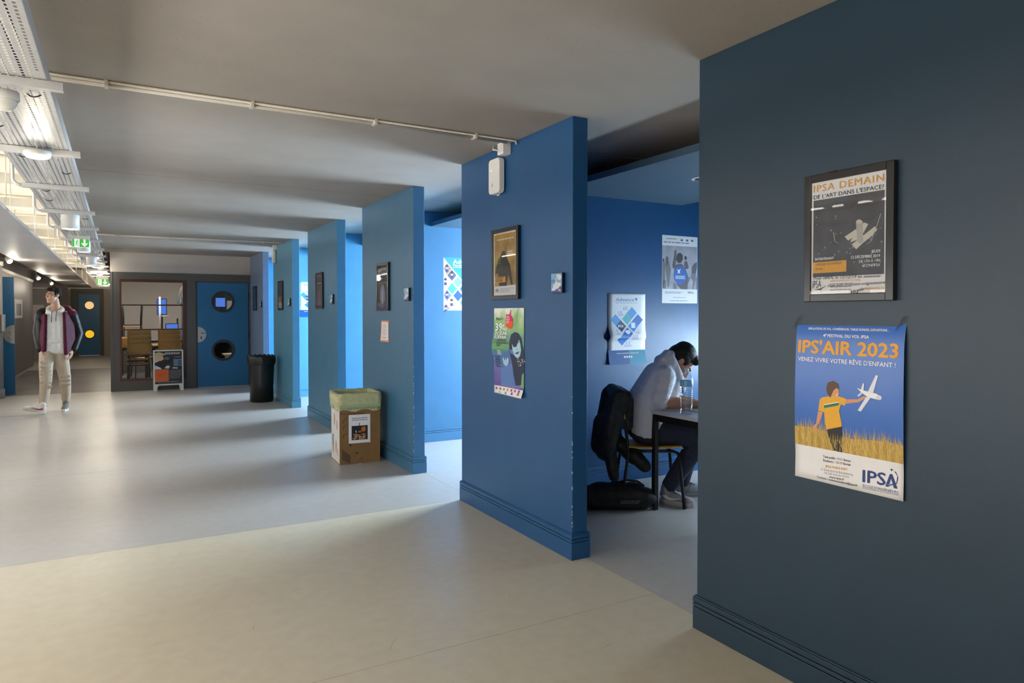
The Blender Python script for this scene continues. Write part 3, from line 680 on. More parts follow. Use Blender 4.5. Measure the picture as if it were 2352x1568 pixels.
for i in range(620):
    u = W*rs.random(); b = zbm+rs.random()*(gtop(u/W)-zbm-.01); hgt = .018+.035*rs.random(); ln = (rs.random()-.62)*.02; wd = .0012+.0012*rs.random()
    if 0 < u+ln < W-.002 and u+wd < W: mb.plate([(u, b), (u+wd, b), (u+ln+wd*.3, min(b+hgt, zbm+HH*.2))], -.0016-.0002*rs.random(), G1[rs.randrange(3)])
SKIN = pm(214, 150, 105); YEL = pm(228, 168, 35); HAIRB = pm(92, 62, 36)
for pts, m, dy in (([(255, 790), (292, 800), (264, 880), (240, 905), (240, 930), (215, 932), (209, 912), (236, 888)], SKIN, 0), ([(465, 700), (560, 700), (615, 674), (628, 688), (570, 722), (465, 735)], SKIN, 0),
    ([(320, 930), (437, 908), (437, 960), (430, 1060), (435, 1112), (405, 1108), (370, 1098), (350, 1050), (330, 985)], pm(30, 28, 34), 0),
    ([(285, 685), (345, 675), (410, 675), (470, 695), (465, 750), (430, 740), (416, 790), (435, 885), (435, 912), (315, 935), (305, 880), (302, 800), (255, 785), (268, 700)], YEL, 1),
    ([(298, 740), (415, 720), (415, 727), (298, 747)], WH, 2), ([(299, 747), (415, 727), (415, 733), (299, 754)], BK, 2), ([(300, 754), (415, 733), (415, 747), (302, 769)], pm(44, 130, 62), 2),
    ([(345, 640), (400, 612), (415, 630), (418, 655), (402, 685), (380, 690), (350, 680)], SKIN, 1), ([(318, 605), (332, 568), (370, 556), (408, 580), (418, 620), (398, 610), (374, 632), (362, 660), (350, 688), (333, 668), (320, 640)], HAIRB, 2), ([(392, 668), (408, 655), (404, 672)], WH, 2),
    ([(555, 612), (600, 630), (700, 656), (745, 680), (746, 700), (725, 706), (640, 684), (590, 648)], WH, 1), ([(640, 642), (700, 514), (718, 518), (680, 658)], pm(225, 228, 232), 2), ([(628, 680), (660, 690), (586, 795), (561, 787)], pm(222, 225, 230), 2), ([(586, 626), (600, 576), (613, 579), (607, 634)], pm(222, 225, 230), 2), ([(588, 644), (602, 650), (570, 680), (557, 674)], pm(215, 218, 224), 2), ([(700, 690), (718, 668), (746, 690), (740, 706), (722, 706)], pm(212, 214, 220), 3)):
    P(mb, Hm, pts, -.0022-.0002*dy, m)
for i in range(60):
    p = Hm(300+150*rs.random(), 1000+100*rs.random()); mb.plate([(p[0], max(p[1]-.01, zbm)), (p[0]+.0016, max(p[1]-.01, zbm)), (p[0]+(rs.random()-.6)*.018, p[1]+.02)], -.003, G1[rs.randrange(3)])
mb.warp(wrp); obj('picture', mb, sh)
mb = MB(); y = -.0018
T(mb, Hm, 'SIMULATEURS DE VOL, CONFÉRENCES, TABLES RONDES, EXPOSITIONS...', (168, 158), (790, 176), 16, y, WH, bold=.03); T(mb, Hm, '4', (285, 215), (302, 216), 22, y, WH, bold=.03); T(mb, Hm, 'E', (304, 203), (313, 203), 11, y, WH, bold=.03); T(mb, Hm, 'FESTIVAL DU VOL IPSA', (320, 217), (640, 230), 22, y, WH, bold=.03)
T(mb, Hm, "IPS'AIR 2023", (99, 333), (868, 382), 94, y, ORG if False else pm(232, 160, 30), bold=.045); T(mb, Hm, "VENEZ VIVRE VOTRE RÊVE D'ENFANT !", (97, 398), (850, 456), 31, y, WH, bold=.008)
T(mb, Hm, 'Tout public : 9-11 février', (283, 1152), (500, 1190), 17, y, DK, bold=.02); T(mb, Hm, 'Étudiants : 13-17 février', (283, 1182), (498, 1220), 17, y, DK, bold=.02); T(mb, Hm, 'IPSA PARIS-IVRY', (303, 1230), (473, 1256), 18, y, ORG, bold=.02)
T(mb, Hm, '63 Boulevard de Brandebourg', (265, 1250), (515, 1295), 16, y, GR); T(mb, Hm, '94 200 Ivry-sur-Seine', (293, 1280), (485, 1312), 16, y, GR); T(mb, Hm, 'www.ipsa.fr', (331, 1310), (447, 1332), 16, y, BK, bold=.02); T(mb, Hm, 'Contact : communication@ipsa.fr', (236, 1310), (550, 1380), 16, y, BK, bold=.02)
T(mb, Hm, 'IPS', (590, 1343), (765, 1372), 92, y, NAVY, bold=.03)
P(mb, Hm, [(765, 1378), (800, 1282), (818, 1284), (860, 1398), (832, 1394), (808, 1316), (790, 1384)], y, NAVY); P(mb, Hm, [(775, 1365), (850, 1352), (858, 1300), (835, 1262), (812, 1248), (848, 1268), (866, 1310), (856, 1358), (800, 1376)], y-.0001, NAVY); P(mb, Hm, [(770, 1366), (800, 1370), (830, 1358), (800, 1362)], y-.0002, pm(90, 160, 210))
for a in range(8):
    ca, sa = math.cos(a*PI/4), math.sin(a*PI/4); L = 17 if a % 2 == 0 else 10; P(mb, Hm, [(814-3*sa, 1250+3*ca), (814+L*ca, 1250+L*sa), (814+3*sa, 1250-3*ca)], y-.0002, NAVY)
T(mb, Hm, "ÉCOLE D'INGÉNIEURS", (590, 1382), (868, 1437), 20, y, NAVY); T(mb, Hm, "DE L'AIR, DE L'ESPACE ET DE LA MOBILITÉ DURABLE", (592, 1394), (868, 1450), 7, y, NAVY, bold=.02)
mb.warp(wrp); obj('lettering', mb, sh)
TAPE = glass_mat('clear_tape', (.9, .9, .88, 1), .12)
for x, a in ((-.004, .7), (W-.02, -.4)):
    m = MB(); m.add([(x-.02, -.004, HH-.035), (x+.012, -.016, HH-.01), (x+.03, -.006, HH+.022), (x+.005, -.001, HH+.015)], [(0, 1, 2, 3)], TAPE, True); obj('tape', m, t)

# --- frame two
W, HH = .37, .478
t = frame(4.218, 1.517, W, HH, 'glossy black frame with gold silhouette poster below the white access point')
Hm = homog(((87, 112), (318, 68), (325, 678), (98, 683)), ((0, HH), (W, HH), (W, 0), (0, 0)))
sh = obj('poster', B((.02, -.005, .02), (W-.02, -.003, HH-.02), PAPER), t, loc=(0, -.011, 0)); mb = MB()
P(mb, Hm, [(110, 155), (290, 125), (297, 562), (122, 575)], py, mat('gold_brown_photo', srgb(170, 134, 66), .5, noise=.4, nscale=9))
P(mb, Hm, [(165, 330), (180, 285), (205, 285), (225, 345), (250, 400), (262, 480), (273, 555), (262, 562), (235, 470), (222, 570), (160, 572), (150, 470), (125, 470), (130, 420), (150, 350)], py-.0003, pm(48, 36, 26))
P(mb, Hm, [(122, 500), (212, 492), (213, 540), (122, 545)], py-.0005, ORG); obj('picture', mb, sh); mb = MB()
T(mb, Hm, 'IPSA DEMAIN', (120, 178), (284, 150), 28, py-.0006, ORG, bold=.02); T(mb, Hm, "QU'EST-CE QUE DEMAIN", (135, 204), (278, 186), 13, py-.0006, pm(230, 222, 205)) if False else lines(mb, Hm(135, 200)[0], Hm(280, 190)[0], Hm(135, 188)[1], Hm(135, 204)[1], 1, py-.0006, pm(215, 205, 190), 0, .7)
lines(mb, Hm(225, 280)[0], Hm(285, 280)[0], Hm(225, 284)[1], Hm(225, 320)[1], 2, py-.0006, WH, .4, .5); lines(mb, Hm(130, 500)[0], Hm(200, 500)[0], Hm(130, 503)[1], Hm(130, 542)[1], 3, py-.0008, DK, .3, .5)
lines(mb, Hm(170, 590)[0], Hm(285, 590)[0], Hm(170, 592)[1], Hm(170, 630)[1], 4, py-.0006, GR, .4, .35); T(mb, Hm, 'IPSA', (132, 622), (158, 620), 26, py-.0006, DK); obj('lettering', mb, sh)

# --- loose poster under frame two, bulging at its fold
W, HH = .405, .583
t = thing('poster', 'creased green and violet poster of a smiling woman below the glossy frame', 'poster', (X0, 4.207, .876), -PI/2)
Hm = homog(((170, 105), (600, 88), (580, 1470), (183, 1395)), ((0, HH), (W, HH), (W, 0), (0, 0)))
def wrp2(x, y, z):
    v = z/HH; u = x/W; d = v-.515
    return (x, y-.003-(.020*math.exp(-(d/.09)**2 if d < 0 else -(d/.18)**2))*(1-u)**1.3-.012*max(0, .12-v)/.12*u*2, z)
gm = bpy.data.materials.new('printed_gradient'); gm.use_nodes = True; N, L = nodes(gm); b = N['Principled BSDF']; b.inputs['Roughness'].default_value = .25
tc = N.new('ShaderNodeTexCoord'); sp = N.new('ShaderNodeSeparateXYZ'); L.new(tc.outputs['Object'], sp.inputs[0])
nz = N.new('ShaderNodeTexNoise'); nz.inputs['Scale'].default_value = 6; L.new(tc.outputs['Object'], nz.inputs['Vector'])
ma = N.new('ShaderNodeMath'); ma.operation = 'MULTIPLY_ADD'; ma.inputs[1].default_value = 1/HH; L.new(sp.outputs['Z'], ma.inputs[0])
m2 = N.new('ShaderNodeMath'); m2.operation = 'MULTIPLY_ADD'; m2.inputs[1].default_value = .45; m2.inputs[2].default_value = -.22; L.new(nz.outputs[0], m2.inputs[0]); L.new(m2.outputs[0], ma.inputs[2])
cr = N.new('ShaderNodeValToRGB'); L.new(ma.outputs[0], cr.inputs[0]); L.new(cr.outputs[0], b.inputs['Base Color'])
E_ = cr.color_ramp.elements; E_[0].position = .12; E_[0].color = srgb(96, 72, 150); E_[1].position = 1; E_[1].color = srgb(225, 225, 215)
for p, c in ((.3, srgb(104, 96, 170)), (.45, srgb(70, 120, 170)), (.55, srgb(70, 140, 60)), (.72, srgb(80, 140, 120)), (.85, srgb(130, 180, 90))):
    e = cr.color_ramp.elements.new(p); e.color = c
mb = MB(); mb.grid(0, 0, W, HH, 0, PAPER, 12, 44); mb.warp(wrp2); sh = obj('sheet', mb, t); sol = sh.modifiers.new('thick', 'SOLIDIFY'); sol.thickness = .0004; sol.offset = 1
mb = MB(); z1 = Hm(160, 1283)[1]; mb.grid(0, z1, W, HH, -.001, gm, 12, 40)
def quad(mb, Hm, p, y, m, k=6):                                # a four-cornered patch of print that bends with its sheet
    c = [Hm(*q) for q in p]; V = []
    for j in range(k+1):
        for i in range(k+1):
            a, b = i/k, j/k; V.append((c[0][0]*(1-a)*(1-b)+c[1][0]*a*(1-b)+c[2][0]*a*b+c[3][0]*(1-a)*b, y, c[0][1]*(1-a)*(1-b)+c[1][1]*a*(1-b)+c[2][1]*a*b+c[3][1]*(1-a)*b))
    mb.add(V, [(j*(k+1)+i, j*(k+1)+i+1, (j+1)*(k+1)+i+1, (j+1)*(k+1)+i) for j in range(k) for i in range(k)], m, True)
def sub(pts, k=6):                                             # densify an outline so that it can bend with the sheet
    out = []
    for i, p in enumerate(pts):
        q = pts[(i+1) % len(pts)]; out += [(p[0]+(q[0]-p[0])*j/k, p[1]+(q[1]-p[1])*j/k) for j in range(k)]
    return out
for pts, m, dy in (([(280, 1040), (340, 990), (430, 960), (440, 1100), (470, 1300), (280, 1283), (270, 1150)], pm(82, 120, 182), 0), ([(500, 1010), (590, 1010), (605, 1325), (540, 1315), (520, 1150)], pm(120, 165, 110), 0),
    ([(420, 520), (470, 480), (520, 500), (560, 580), (575, 700), (595, 800), (605, 1000), (600, 1080), (560, 1130), (545, 1280), (480, 1290), (450, 1150), (425, 950), (400, 760), (400, 620)], pm(24, 36, 66), 1),
    ([(440, 590), (480, 530), (520, 570), (545, 660), (555, 760), (540, 850), (510, 885), (475, 860), (445, 770), (435, 680)], pm(166, 205, 222), 2), ([(490, 650), (520, 625), (530, 640), (500, 665)], pm(50, 70, 105), 3), ([(445, 700), (468, 685), (474, 700), (452, 715)], pm(50, 70, 105), 3), ([(478, 800), (510, 790), (535, 775), (515, 820), (490, 825)], pm(90, 60, 90), 3), ([(500, 740), (515, 745), (508, 760), (494, 756)], pm(110, 150, 180), 3),
    ([(300, 900), (318, 872), (330, 930), (345, 868), (352, 925), (370, 870), (385, 900), (380, 960), (350, 1010), (312, 980)], pm(160, 195, 220), 1),
    ([(410, 120), (418, 130), (412, 210), (440, 260), (445, 310), (330, 310), (340, 260), (345, 195), (370, 205), (395, 195)], pm(216, 24, 92), 1), ([(330, 310), (445, 310), (442, 350), (435, 400), (410, 435), (380, 425), (345, 390)], pm(228, 78, 36), 1)):
    P(mb, lambda a, b: tuple(np.clip(Hm(a, b), (.001, .001), (W-.001, HH-.001))), sub(pts), -.0022-.0003*dy, m)
for i in range(26): p = Hm(495+100*rs.random(), 900+110*rs.random()); mb.plate([(p[0], p[1]), (p[0]+.008, p[1]+.004), (p[0]+.004, p[1]+.01)], -.0038, pm(225, 228, 230))
for i in range(14): p = Hm(430+90*rs.random(), 110+330*rs.random()); mb.plate([(p[0], p[1]), (p[0]+.004, p[1]), (p[0]+.026, min(p[1]+.03, HH-.001)), (p[0]+.022, min(p[1]+.03, HH-.001))], -.0013, pm(82, 140, 96))
for i, c in enumerate(((200, 60, 40), (70, 120, 170), (200, 130, 60), (150, 150, 150), (190, 60, 60), (220, 30, 120), (60, 90, 160), (170, 190, 170), (120, 150, 120), (70, 80, 160), (200, 50, 50))):
    x = 205+(i % 7)*52; y = 1312+(i % 7)*7+(60 if i > 6 else 0)
    if i > 6: x = 250+(i-7)*88
    P(mb, Hm, [(x, y), (x+24, y+3), (x+24, y+38), (x, y+35)], -.0012, pm(*c))
mb.warp(wrp2); obj('picture', mb, sh)
mb = MB(); y = -.0042
for s, p, q, c, m, bo in (('Pjé', (208, 300), (260, 298), 44, BK, .02), ('39', (203, 462), (296, 462), 112, WH, .05), ('e', (302, 402), (326, 402), 60, WH, .04), ('PRIX', (300, 460), (368, 462), 44, WH, .04), ('DU JEUNE', (203, 528), (363, 528), 50, WH, .045), ('ÉCRIVAIN', (203, 586), (355, 588), 44, WH, .045), ('CONCOURS', (240, 628), (358, 629), 26, BK, .03), ('DE NOUVELLES', (238, 667), (391, 670), 26, BK, .03), ('2023', (238, 702), (287, 703), 24, BK, .03)):
    T(mb, Hm, s, p, q, c, y, m, bold=bo)
for a, b, c, d, n_, m in ((343, 411, 230, 352, 5, WH), (252, 312, 770, 840, 4, WH), (206, 282, 855, 1030, 7, BK), (268, 310, 250, 295, 3, BK)): lines(mb, Hm(a, c)[0], Hm(b, c)[0], Hm(a, c)[1], Hm(a, d)[1], n_, y-.0003, m, .4, .42)
mb.warp(wrp2); obj('lettering', mb, sh)

# --- smaller frames on the farther faces
def far_frame(Yl, z0, label, bg, shapes, title=None):
    W, HH = .352, .468; t = frame(Yl, z0, W, HH, label); sh = obj('poster', B((.02, -.005, .02), (W-.02, -.003, HH-.02), PAPER), t, loc=(0, -.011, 0))
    mb = MB(); mb.plate([(.028, .028), (W-.028, .028), (W-.028, HH-.028), (.028, HH-.028)], -.006, bg)
    for i, (pts, m) in enumerate(shapes): mb.plate([(x*W, z*HH) for x, z in pts], -.0062-.0003*i, m)
    obj('picture', mb, sh)
    if title:
        mb = MB()
        for (s, z, c) in title: text(mb, s, .05, W-.05, z*HH, c*HH, -.0085, WH, .03)
        obj('lettering', mb, sh)
far_frame(6.682, 1.452, 'black frame with grey shuttle launch poster above a small orange-edged notice', mat('launch_photo', srgb(92, 92, 104), .5, noise=.3, nscale=7),
    [([(.3, .2), (.7, .2), (.72, .38), (.62, .52), (.5, .56), (.38, .52), (.28, .38)], pm(150, 156, 186)), ([(.42, .16), (.58, .16), (.56, .42), (.5, .5), (.44, .42)], pm(200, 204, 216)), ([(.44, .1), (.56, .1), (.53, .2), (.47, .2)], pm(226, 190, 120)), ([(.1, .07), (.9, .07), (.9, .16), (.1, .14)], pm(96, 104, 150))], [('FORUM DES', .84, .05), ('ASSOCIATIONS', .755, .05)])
far_frame(9.165, 1.487, 'black frame with pale violet figure poster on the face beyond the cardboard box', mat('violet_photo', srgb(120, 112, 130), .5, noise=.3, nscale=6),
    [([(.3, .1), (.7, .1), (.62, .45), (.5, .55), (.4, .45)], pm(150, 140, 160)), ([(.2, .68), (.8, .68), (.8, .72), (.2, .72)], pm(222, 205, 178))])
far_frame(11.66, 1.482, 'black frame with beige and violet poster above the black bin', mat('beige_photo', srgb(150, 138, 140), .5, noise=.25, nscale=6),
    [([(.1, .5), (.9, .5), (.9, .9), (.1, .9)], pm(110, 96, 120)), ([(.1, .08), (.9, .08), (.9, .24), (.1, .24)], pm(228, 222, 214)), ([(.3, .24), (.7, .24), (.6, .42), (.4, .40)], pm(216, 160, 60))])
far_frame(14.09, 1.485, 'black frame with dark blue poster next to the blue porthole door', mat('dark_blue_photo', srgb(44, 84, 104), .5, noise=.25, nscale=6),
    [([(.4, .15), (.6, .15), (.6, .85), (.4, .85)], pm(60, 112, 130))])
# notice with orange border
t = thing('notice_sheet', 'small white notice with orange border under the shuttle frame', 'notice', (X0, 6.592, 1.148), -PI/2)
mb = MB(); mb.grid(0, 0, .222, .208, 0, pm(230, 150, 95), 4, 6); mb.grid(.018, .016, .204, .192, -.0006, PAPER, 4, 6); f3 = lambda x, y, z: (x, y-.002-.012*(1-z/.208)**2*(1-x/.222), z); mb.warp(f3); sh = obj('sheet', mb, t)
mb = MB(); lines(mb, .05, .17, .17, .06, 9, -.0012, pm(205, 180, 172), .3, .5); lines(mb, .05, .15, .045, .03, 1, -.0012, pm(190, 150, 140), 0, .7); mb.warp(f3); obj('lettering', mb, sh)
# booth number plaques
def plaque(Yl, zb, num, label):
    t = thing('number_plaque', label, 'sign', (X0, Yl, zb), -PI/2, 'booth number plaques')
    S = .118; b = obj('block', B((0, -.022, 0), (S, -.001, S), BLACKP), t, bevel=.002)
    PK = mat('plaque_sky_print', srgb(120, 165, 205), .25, noise=.05)
    mb = MB(); mb.grid(.002, .002, S-.002, S-.002, -.0226, PK, 2, 2)
    for cx, cz, rx, rz in ((.062, .045, .026, .020), (.045, .04, .022, .014), (.085, .05, .022, .012), (.09, .092, .022, .016), (.075, .1, .016, .01), (.03, .022, .02, .01)): mb.plate(ellipse((cx, cz), rx, rz, 16), -.0230-.00006*cx*10, pm(205, 208, 214))
    mb.plate([(.002, .002), (S-.002, .002), (S-.002, .042), (.085, .026), (.05, .016), (.002, .012)], -.0240, pm(70, 74, 130)); obj('print', mb, b)
    mb = MB(); text(mb, str(num), .050, .063, .062, .024, -.0246, WH, .02); text(mb, 'BOX', .010, .042, .062, .020, -.0246, pm(78, 120, 165), .01); text(mb, 'IPSA', .085, .108, .010, .012, -.0246, WH, .02); obj('lettering', mb, b)
plaque(3.455, 1.543, 5, 'sky-blue number plaque reading five near the edge beside the student booth'); 
plaque(5.905, 1.536, 6, 'sky-blue number plaque right of the shuttle frame'); plaque(8.44, 1.54, 7, 'sky-blue number plaque right of the pale violet poster frame'); plaque(10.88, 1.54, 8, 'sky-blue number plaque on the face wall above the black bin'); plaque(13.33, 1.54, 9, 'sky-blue number plaque right of the dark blue poster frame')

# --- posters inside the booths
def advance_poster(loc, label):
    W, HH = .40, .597; t = thing('poster', label, 'poster', loc, 0, 'white diamond posters in the booths')
    Hm = homog(((330, 102), (1037, 130), (985, 1445), (300, 1452)), ((0, HH), (W, HH), (W, 0), (0, 0)))
    def wr(x, y, z):
        v = z/HH; d = v-.38
        return (x, y-.003-.03*math.exp(-(d/.10)**2 if d > 0 else -(d/.03)**2)*(1-.6*x/W)-.02*max(0, .2-v)/.2, z)
    mb = MB(); mb.grid(0, 0, W, HH, 0, PAPER, 8, 40); mb.warp(wr); sh = obj('sheet', mb, t); sol = sh.modifiers.new('thick', 'SOLIDIFY'); sol.thickness = .0004; sol.offset = 1
    mb = MB(); zf = Hm(340, 1190)[1]; mb.grid(0, 0, W*.55, zf, -.001, pm(12, 76, 140), 5, 8); mb.grid(W*.55, 0, W, zf, -.001, pm(20, 130, 160), 5, 8)
    for pts, c in (([(772, 378), (860, 492), (766, 606), (672, 492)], (70, 150, 205)), ([(672, 492), (766, 606), (672, 720), (578, 605)], (74, 172, 178)), ([(458, 508), (554, 624), (460, 731), (365, 612)], (70, 150, 215)), ([(554, 624), (650, 740), (552, 850), (460, 731)], (44, 66, 104)), ([(880, 518), (972, 630), (876, 742), (784, 630)], (20, 100, 185)), ([(784, 630), (876, 742), (780, 855), (688, 742)], (24, 140, 215)), ([(668, 770), (760, 880), (662, 992), (569, 881)], (16, 92, 180)), ([(569, 881), (662, 992), (565, 1105), (470, 992)], (20, 118, 200))): quad(mb, Hm, pts, -.0014, pm(*c))
    P(mb, Hm, [(745, 680), (818, 680), (818, 780), (745, 780)], -.002, WH); P(mb, Hm, sub([(610, 850), (640, 815), (700, 815), (720, 860), (690, 880), (665, 900), (640, 875)], 2), -.002, WH)
    P(mb, Hm, [(835, 215), (858, 195), (886, 225), (858, 268)], -.0014, pm(110, 130, 200))
    mb.warp(wr); obj('picture', mb, sh); mb = MB(); LB = pm(70, 150, 205)
    for s, p, q, c, m, bo in (('Advance', (468, 258), (818, 266), 62, pm(80, 150, 200), .02), ('1', (608, 432), (622, 432), 45, LB, 0), ('18', (512, 496), (578, 496), 46, LB, 0), ('4', (446, 842), (480, 842), 42, LB, 0), ('15', (826, 893), (886, 895), 44, LB, 0), ('13', (650, 1080), (712, 1082), 46, LB, 0), ('www.concours-advance.fr', (458, 1258), (862, 1256), 28, WH, .03), ('IPSA', (498, 760), (598, 762), 46, WH, .02)): T(mb, Hm, s, p, q, c, -.0021, m, bold=bo)
    for i in range(4): P(mb, Hm, [(584+i*42, 1298), (612+i*42, 1298), (612+i*42, 1332), (584+i*42, 1332)], -.002, WH)
    for a, b, c, d, n_ in ((470, 885, 286, 302, 1), (635, 705, 365, 440, 4), (508, 620, 502, 552, 3), (448, 540, 865, 905, 2), (745, 880, 915, 1005, 5), (612, 775, 1092, 1140, 3)): lines(mb, Hm(a, c)[0], Hm(b, c)[0], Hm(a, c)[1], Hm(a, d)[1], n_, -.0016, pm(150, 158, 190), .3, .5)
    mb.warp(wr); obj('lettering', mb, sh); return t
pw = yf(1)-PT
ap_ = advance_poster((3.537, pw, .995), 'white poster with blue diamonds curling off the wall behind the student')
dup(ap_, (2.645, yf(4)-PT, 1.37), 0, 'white poster with blue diamonds in the booth next to the black bin')
# black and white group photo poster
W, HH = .42, .598; t = thing('poster', 'pale poster with grey crowd photo and blue disc above the student', 'poster', (4.128, pw, 1.515), 0)
Hm = homog(((212, 145), (828, 215), (790, 1405), (170, 1368)), ((0, HH), (W, HH), (W, 0), (0, 0)))
sh = obj('sheet', B((0, -.0014, 0), (W, -.001, HH), PAPER), t); mb = MB()
P(mb, Hm, [(205, 330), (815, 390), (800, 1155), (186, 1110)], -.0018, mat('grey_photo', srgb(168, 166, 174), .5, noise=.2, nscale=9))
GD = [pm(70, 66, 70), pm(98, 92, 96), pm(124, 118, 122)]
for pts, c in (([(250, 760), (240, 660), (262, 600), (300, 600), (325, 660), (345, 760), (330, 900), (300, 1085), (275, 1085), (262, 900)], 2), ([(258, 640), (256, 560), (282, 522), (306, 560), (308, 650), (290, 690), (270, 690)], 1), ([(200, 700), (204, 630), (240, 630), (246, 720), (236, 960), (200, 1105), (192, 1100)], 2), ([(205, 610), (208, 575), (226, 566), (238, 590), (236, 625), (212, 632)], 0),
    ([(575, 700), (590, 630), (625, 630), (648, 690), (658, 755), (630, 780), (600, 770)], 1), ([(583, 590), (590, 545), (612, 536), (630, 560), (628, 600), (605, 618)], 0), ([(705, 860), (712, 740), (760, 680), (806, 655), (802, 760), (780, 860)], 1), ([(690, 930), (700, 860), (785, 860), (775, 960), (735, 1150), (712, 1140), (722, 1000)], 2), ([(775, 960), (800, 900), (796, 1155), (770, 1150)], 2), ([(640, 920), (690, 930), (640, 1045), (600, 1040)], 2),
    ([(385, 760), (370, 700), (408, 520), (416, 440), (438, 408), (450, 460), (440, 600), (430, 720)], 1), ([(400, 760), (450, 680), (540, 680), (600, 760), (640, 900), (625, 1140), (510, 1132), (450, 1060), (395, 900)], 1), ([(440, 600), (450, 520), (485, 482), (530, 485), (560, 530), (558, 600), (520, 660), (470, 660)], 0), ([(196, 1100), (210, 960), (255, 960), (250, 1112)], 2), ([(370, 1120), (380, 1000), (430, 1040), (440, 1125)], 2)): P(mb, Hm, pts, -.0021-.0002*(2-c), GD[c])
P(mb, Hm, ellipse((505, 880), 118, 165, 32), -.0026, pm(66, 108, 180)); P(mb, Hm, [(445, 765), (482, 790), (520, 762), (498, 805), (500, 860), (480, 830), (455, 855), (468, 805)], -.0028, WH)
for x in (550, 645, 732): P(mb, Hm, ellipse((x, 255+(x-550)*.1), 20, 20, 10), -.002, pm(66, 108, 170))
obj('picture', mb, sh); mb = MB()
for a, b, c, d, n_, m in ((285, 500, 205, 235, 1, GR), (230, 780, 262, 300, 1, GR), (420, 600, 885, 950, 3, WH), (230, 560, 1160, 1200, 3, GR), (630, 745, 1180, 1225, 3, GR), (370, 590, 1272, 1290, 1, GR), (310, 650, 1325, 1350, 1, GR)): lines(mb, Hm(a, c)[0], Hm(b, c)[0], Hm(a, c)[1], Hm(a, d)[1], n_, -.003, m, .2, .5)
obj('lettering', mb, sh)
# teal corner poster in the second booth
W, HH = .42, .594; t = thing('poster', 'white poster with teal corner and photo diamonds in the booth behind the green poster', 'poster', (3.139, yf(2)-PT, 1.46), 0)
sx = W/585; Hm = lambda x, y: ((x-1283)*sx, HH-(y-78)*HH/870)
sh = obj('sheet', B((0, -.0014, 0), (W, -.001, HH), PAPER), t); mb = MB()
P(mb, Hm, [(1283, 78), (1866, 78), (1866, 740), (1285, 88)], -.0018, pm(46, 140, 165))
for cx, cy, c in ((1340, 265, (150, 120, 110)), (1425, 370, (90, 80, 90)), (1310, 480, (205, 190, 185)), (1430, 590, (70, 150, 205)), (1530, 480, (120, 190, 225)), (1340, 700, (120, 120, 160)), (1530, 705, (16, 80, 180)), (1420, 820, (200, 160, 120)), (1320, 925, (150, 120, 120)), (1640, 590, (20, 110, 200)), (1640, 820, (90, 160, 210)), (1740, 705, (20, 130, 190))):
    pts = [(cx, cy-95), (cx+80, cy), (cx, cy+95), (cx-80, cy)]; pts = [(min(max(x, 1285), 1864), min(y, 946)) for x, y in pts]; P(mb, Hm, pts, -.0022, pm(*c))
    if cx < 1500 and c[0] > 80 and c != (70, 150, 205):
        P(mb, Hm, ellipse((max(cx, 1315), cy-20), 22, 28, 12), -.0025, pm(200, 160, 135)); P(mb, Hm, ellipse((max(cx, 1315), cy-42), 25, 20, 12), -.0028, pm(50, 38, 34)); P(mb, Hm, [(max(cx, 1315)-26, cy+55), (max(cx, 1315)-20, cy+8), (max(cx, 1315)+20, cy+8), (max(cx, 1315)+26, min(cy+55, 946))], -.0025, pm(52, 60, 100))
obj('picture', mb, sh); mb = MB(); T(mb, Hm, 'Advance', (1447, 178), (1830, 178), 66, -.003, WH, bold=.03); T(mb, Hm, 'Parallèle', (1447, 218), (1700, 218), 30, -.003, WH, bold=.03); lines(mb, Hm(1447, 0)[0], Hm(1700, 0)[0], Hm(0, 232)[1], Hm(0, 250)[1], 1, -.003, WH, 0, .6); obj('lettering', mb, sh)
# small print on the side wall and the box on the column
t = thing('poster', 'small white print with grey and blue picture on the dark grey side wall', 'poster', (-2.05, 18.85, 1.325), PI/2)
sh = obj('sheet', B((0, -.003, 0), (1.35, -.0005, .43), PAPER), t); mb = MB(); mb.plate([(.25, .06), (.85, .06), (.85, .33), (.25, .33)], -.0035, pm(150, 150, 155)); mb.plate([(.85, .06), (1.1, .06), (1.1, .33), (.85, .33)], -.0036, pm(74, 104, 148)); obj('picture', mb, sh)
t = thing('dispenser_box', 'dark grey wall box fixed to the rounded grey column', 'box', (-1.80, 14.175, 1.11)); obj('body', B((-.14, -.10, 0), (.085, .006, .30), mat('dark_grey_box', srgb(64, 62, 64), .5, noise=.05)), t, bevel=.004); obj('side_cover', B((.085, -.09, .02), (.125, .05, .30), mat('mid_grey_box', srgb(140, 136, 134), .5, noise=.04)), t, bevel=.003)
t = thing('poster', 'pale pink sheet on the grey recess wall behind the walking person', 'poster', (-2.6, 25.6, 1.2), 0); obj('sheet', B((0, -.003, 0), (.55, -.0005, .5), pm(215, 205, 212)), t)

# ================================================================== THINGS ON THE FLOOR
# cardboard return box with a bin liner
CARD = mat('brown_cardboard', srgb(132, 100, 58), .75, noise=.08, nscale=10); WCARD = mat('white_printed_card', srgb(215, 212, 208), .6, noise=.03)
t = thing('cardboard_box', 'tall brown cardboard box used as a bin, lined with a green bag', 'box', (1.78, 6.405, 0), math.radians(-4))
bw, bd, bh = .385, .40, .655
mb = MB(); th = .006
mb.box((0, 0, 0), (bw, bd, th), CARD); mb.box((0, 0, th), (bw, th, bh), CARD); mb.box((0, bd-th, th), (bw, bd, bh), CARD); mb.box((bw-th, th, th), (bw, bd-th, bh), CARD)
body = obj('body', mb, t); lp = obj('side_panel', B((0, th, th), (th, bd-th, bh), WCARD), t); tag(lp, 'white printed side panel')
LIN = mat('pale_green_liner', srgb(186, 186, 140), .4, noise=.15, nscale=18, bump=.5, bscale=30)
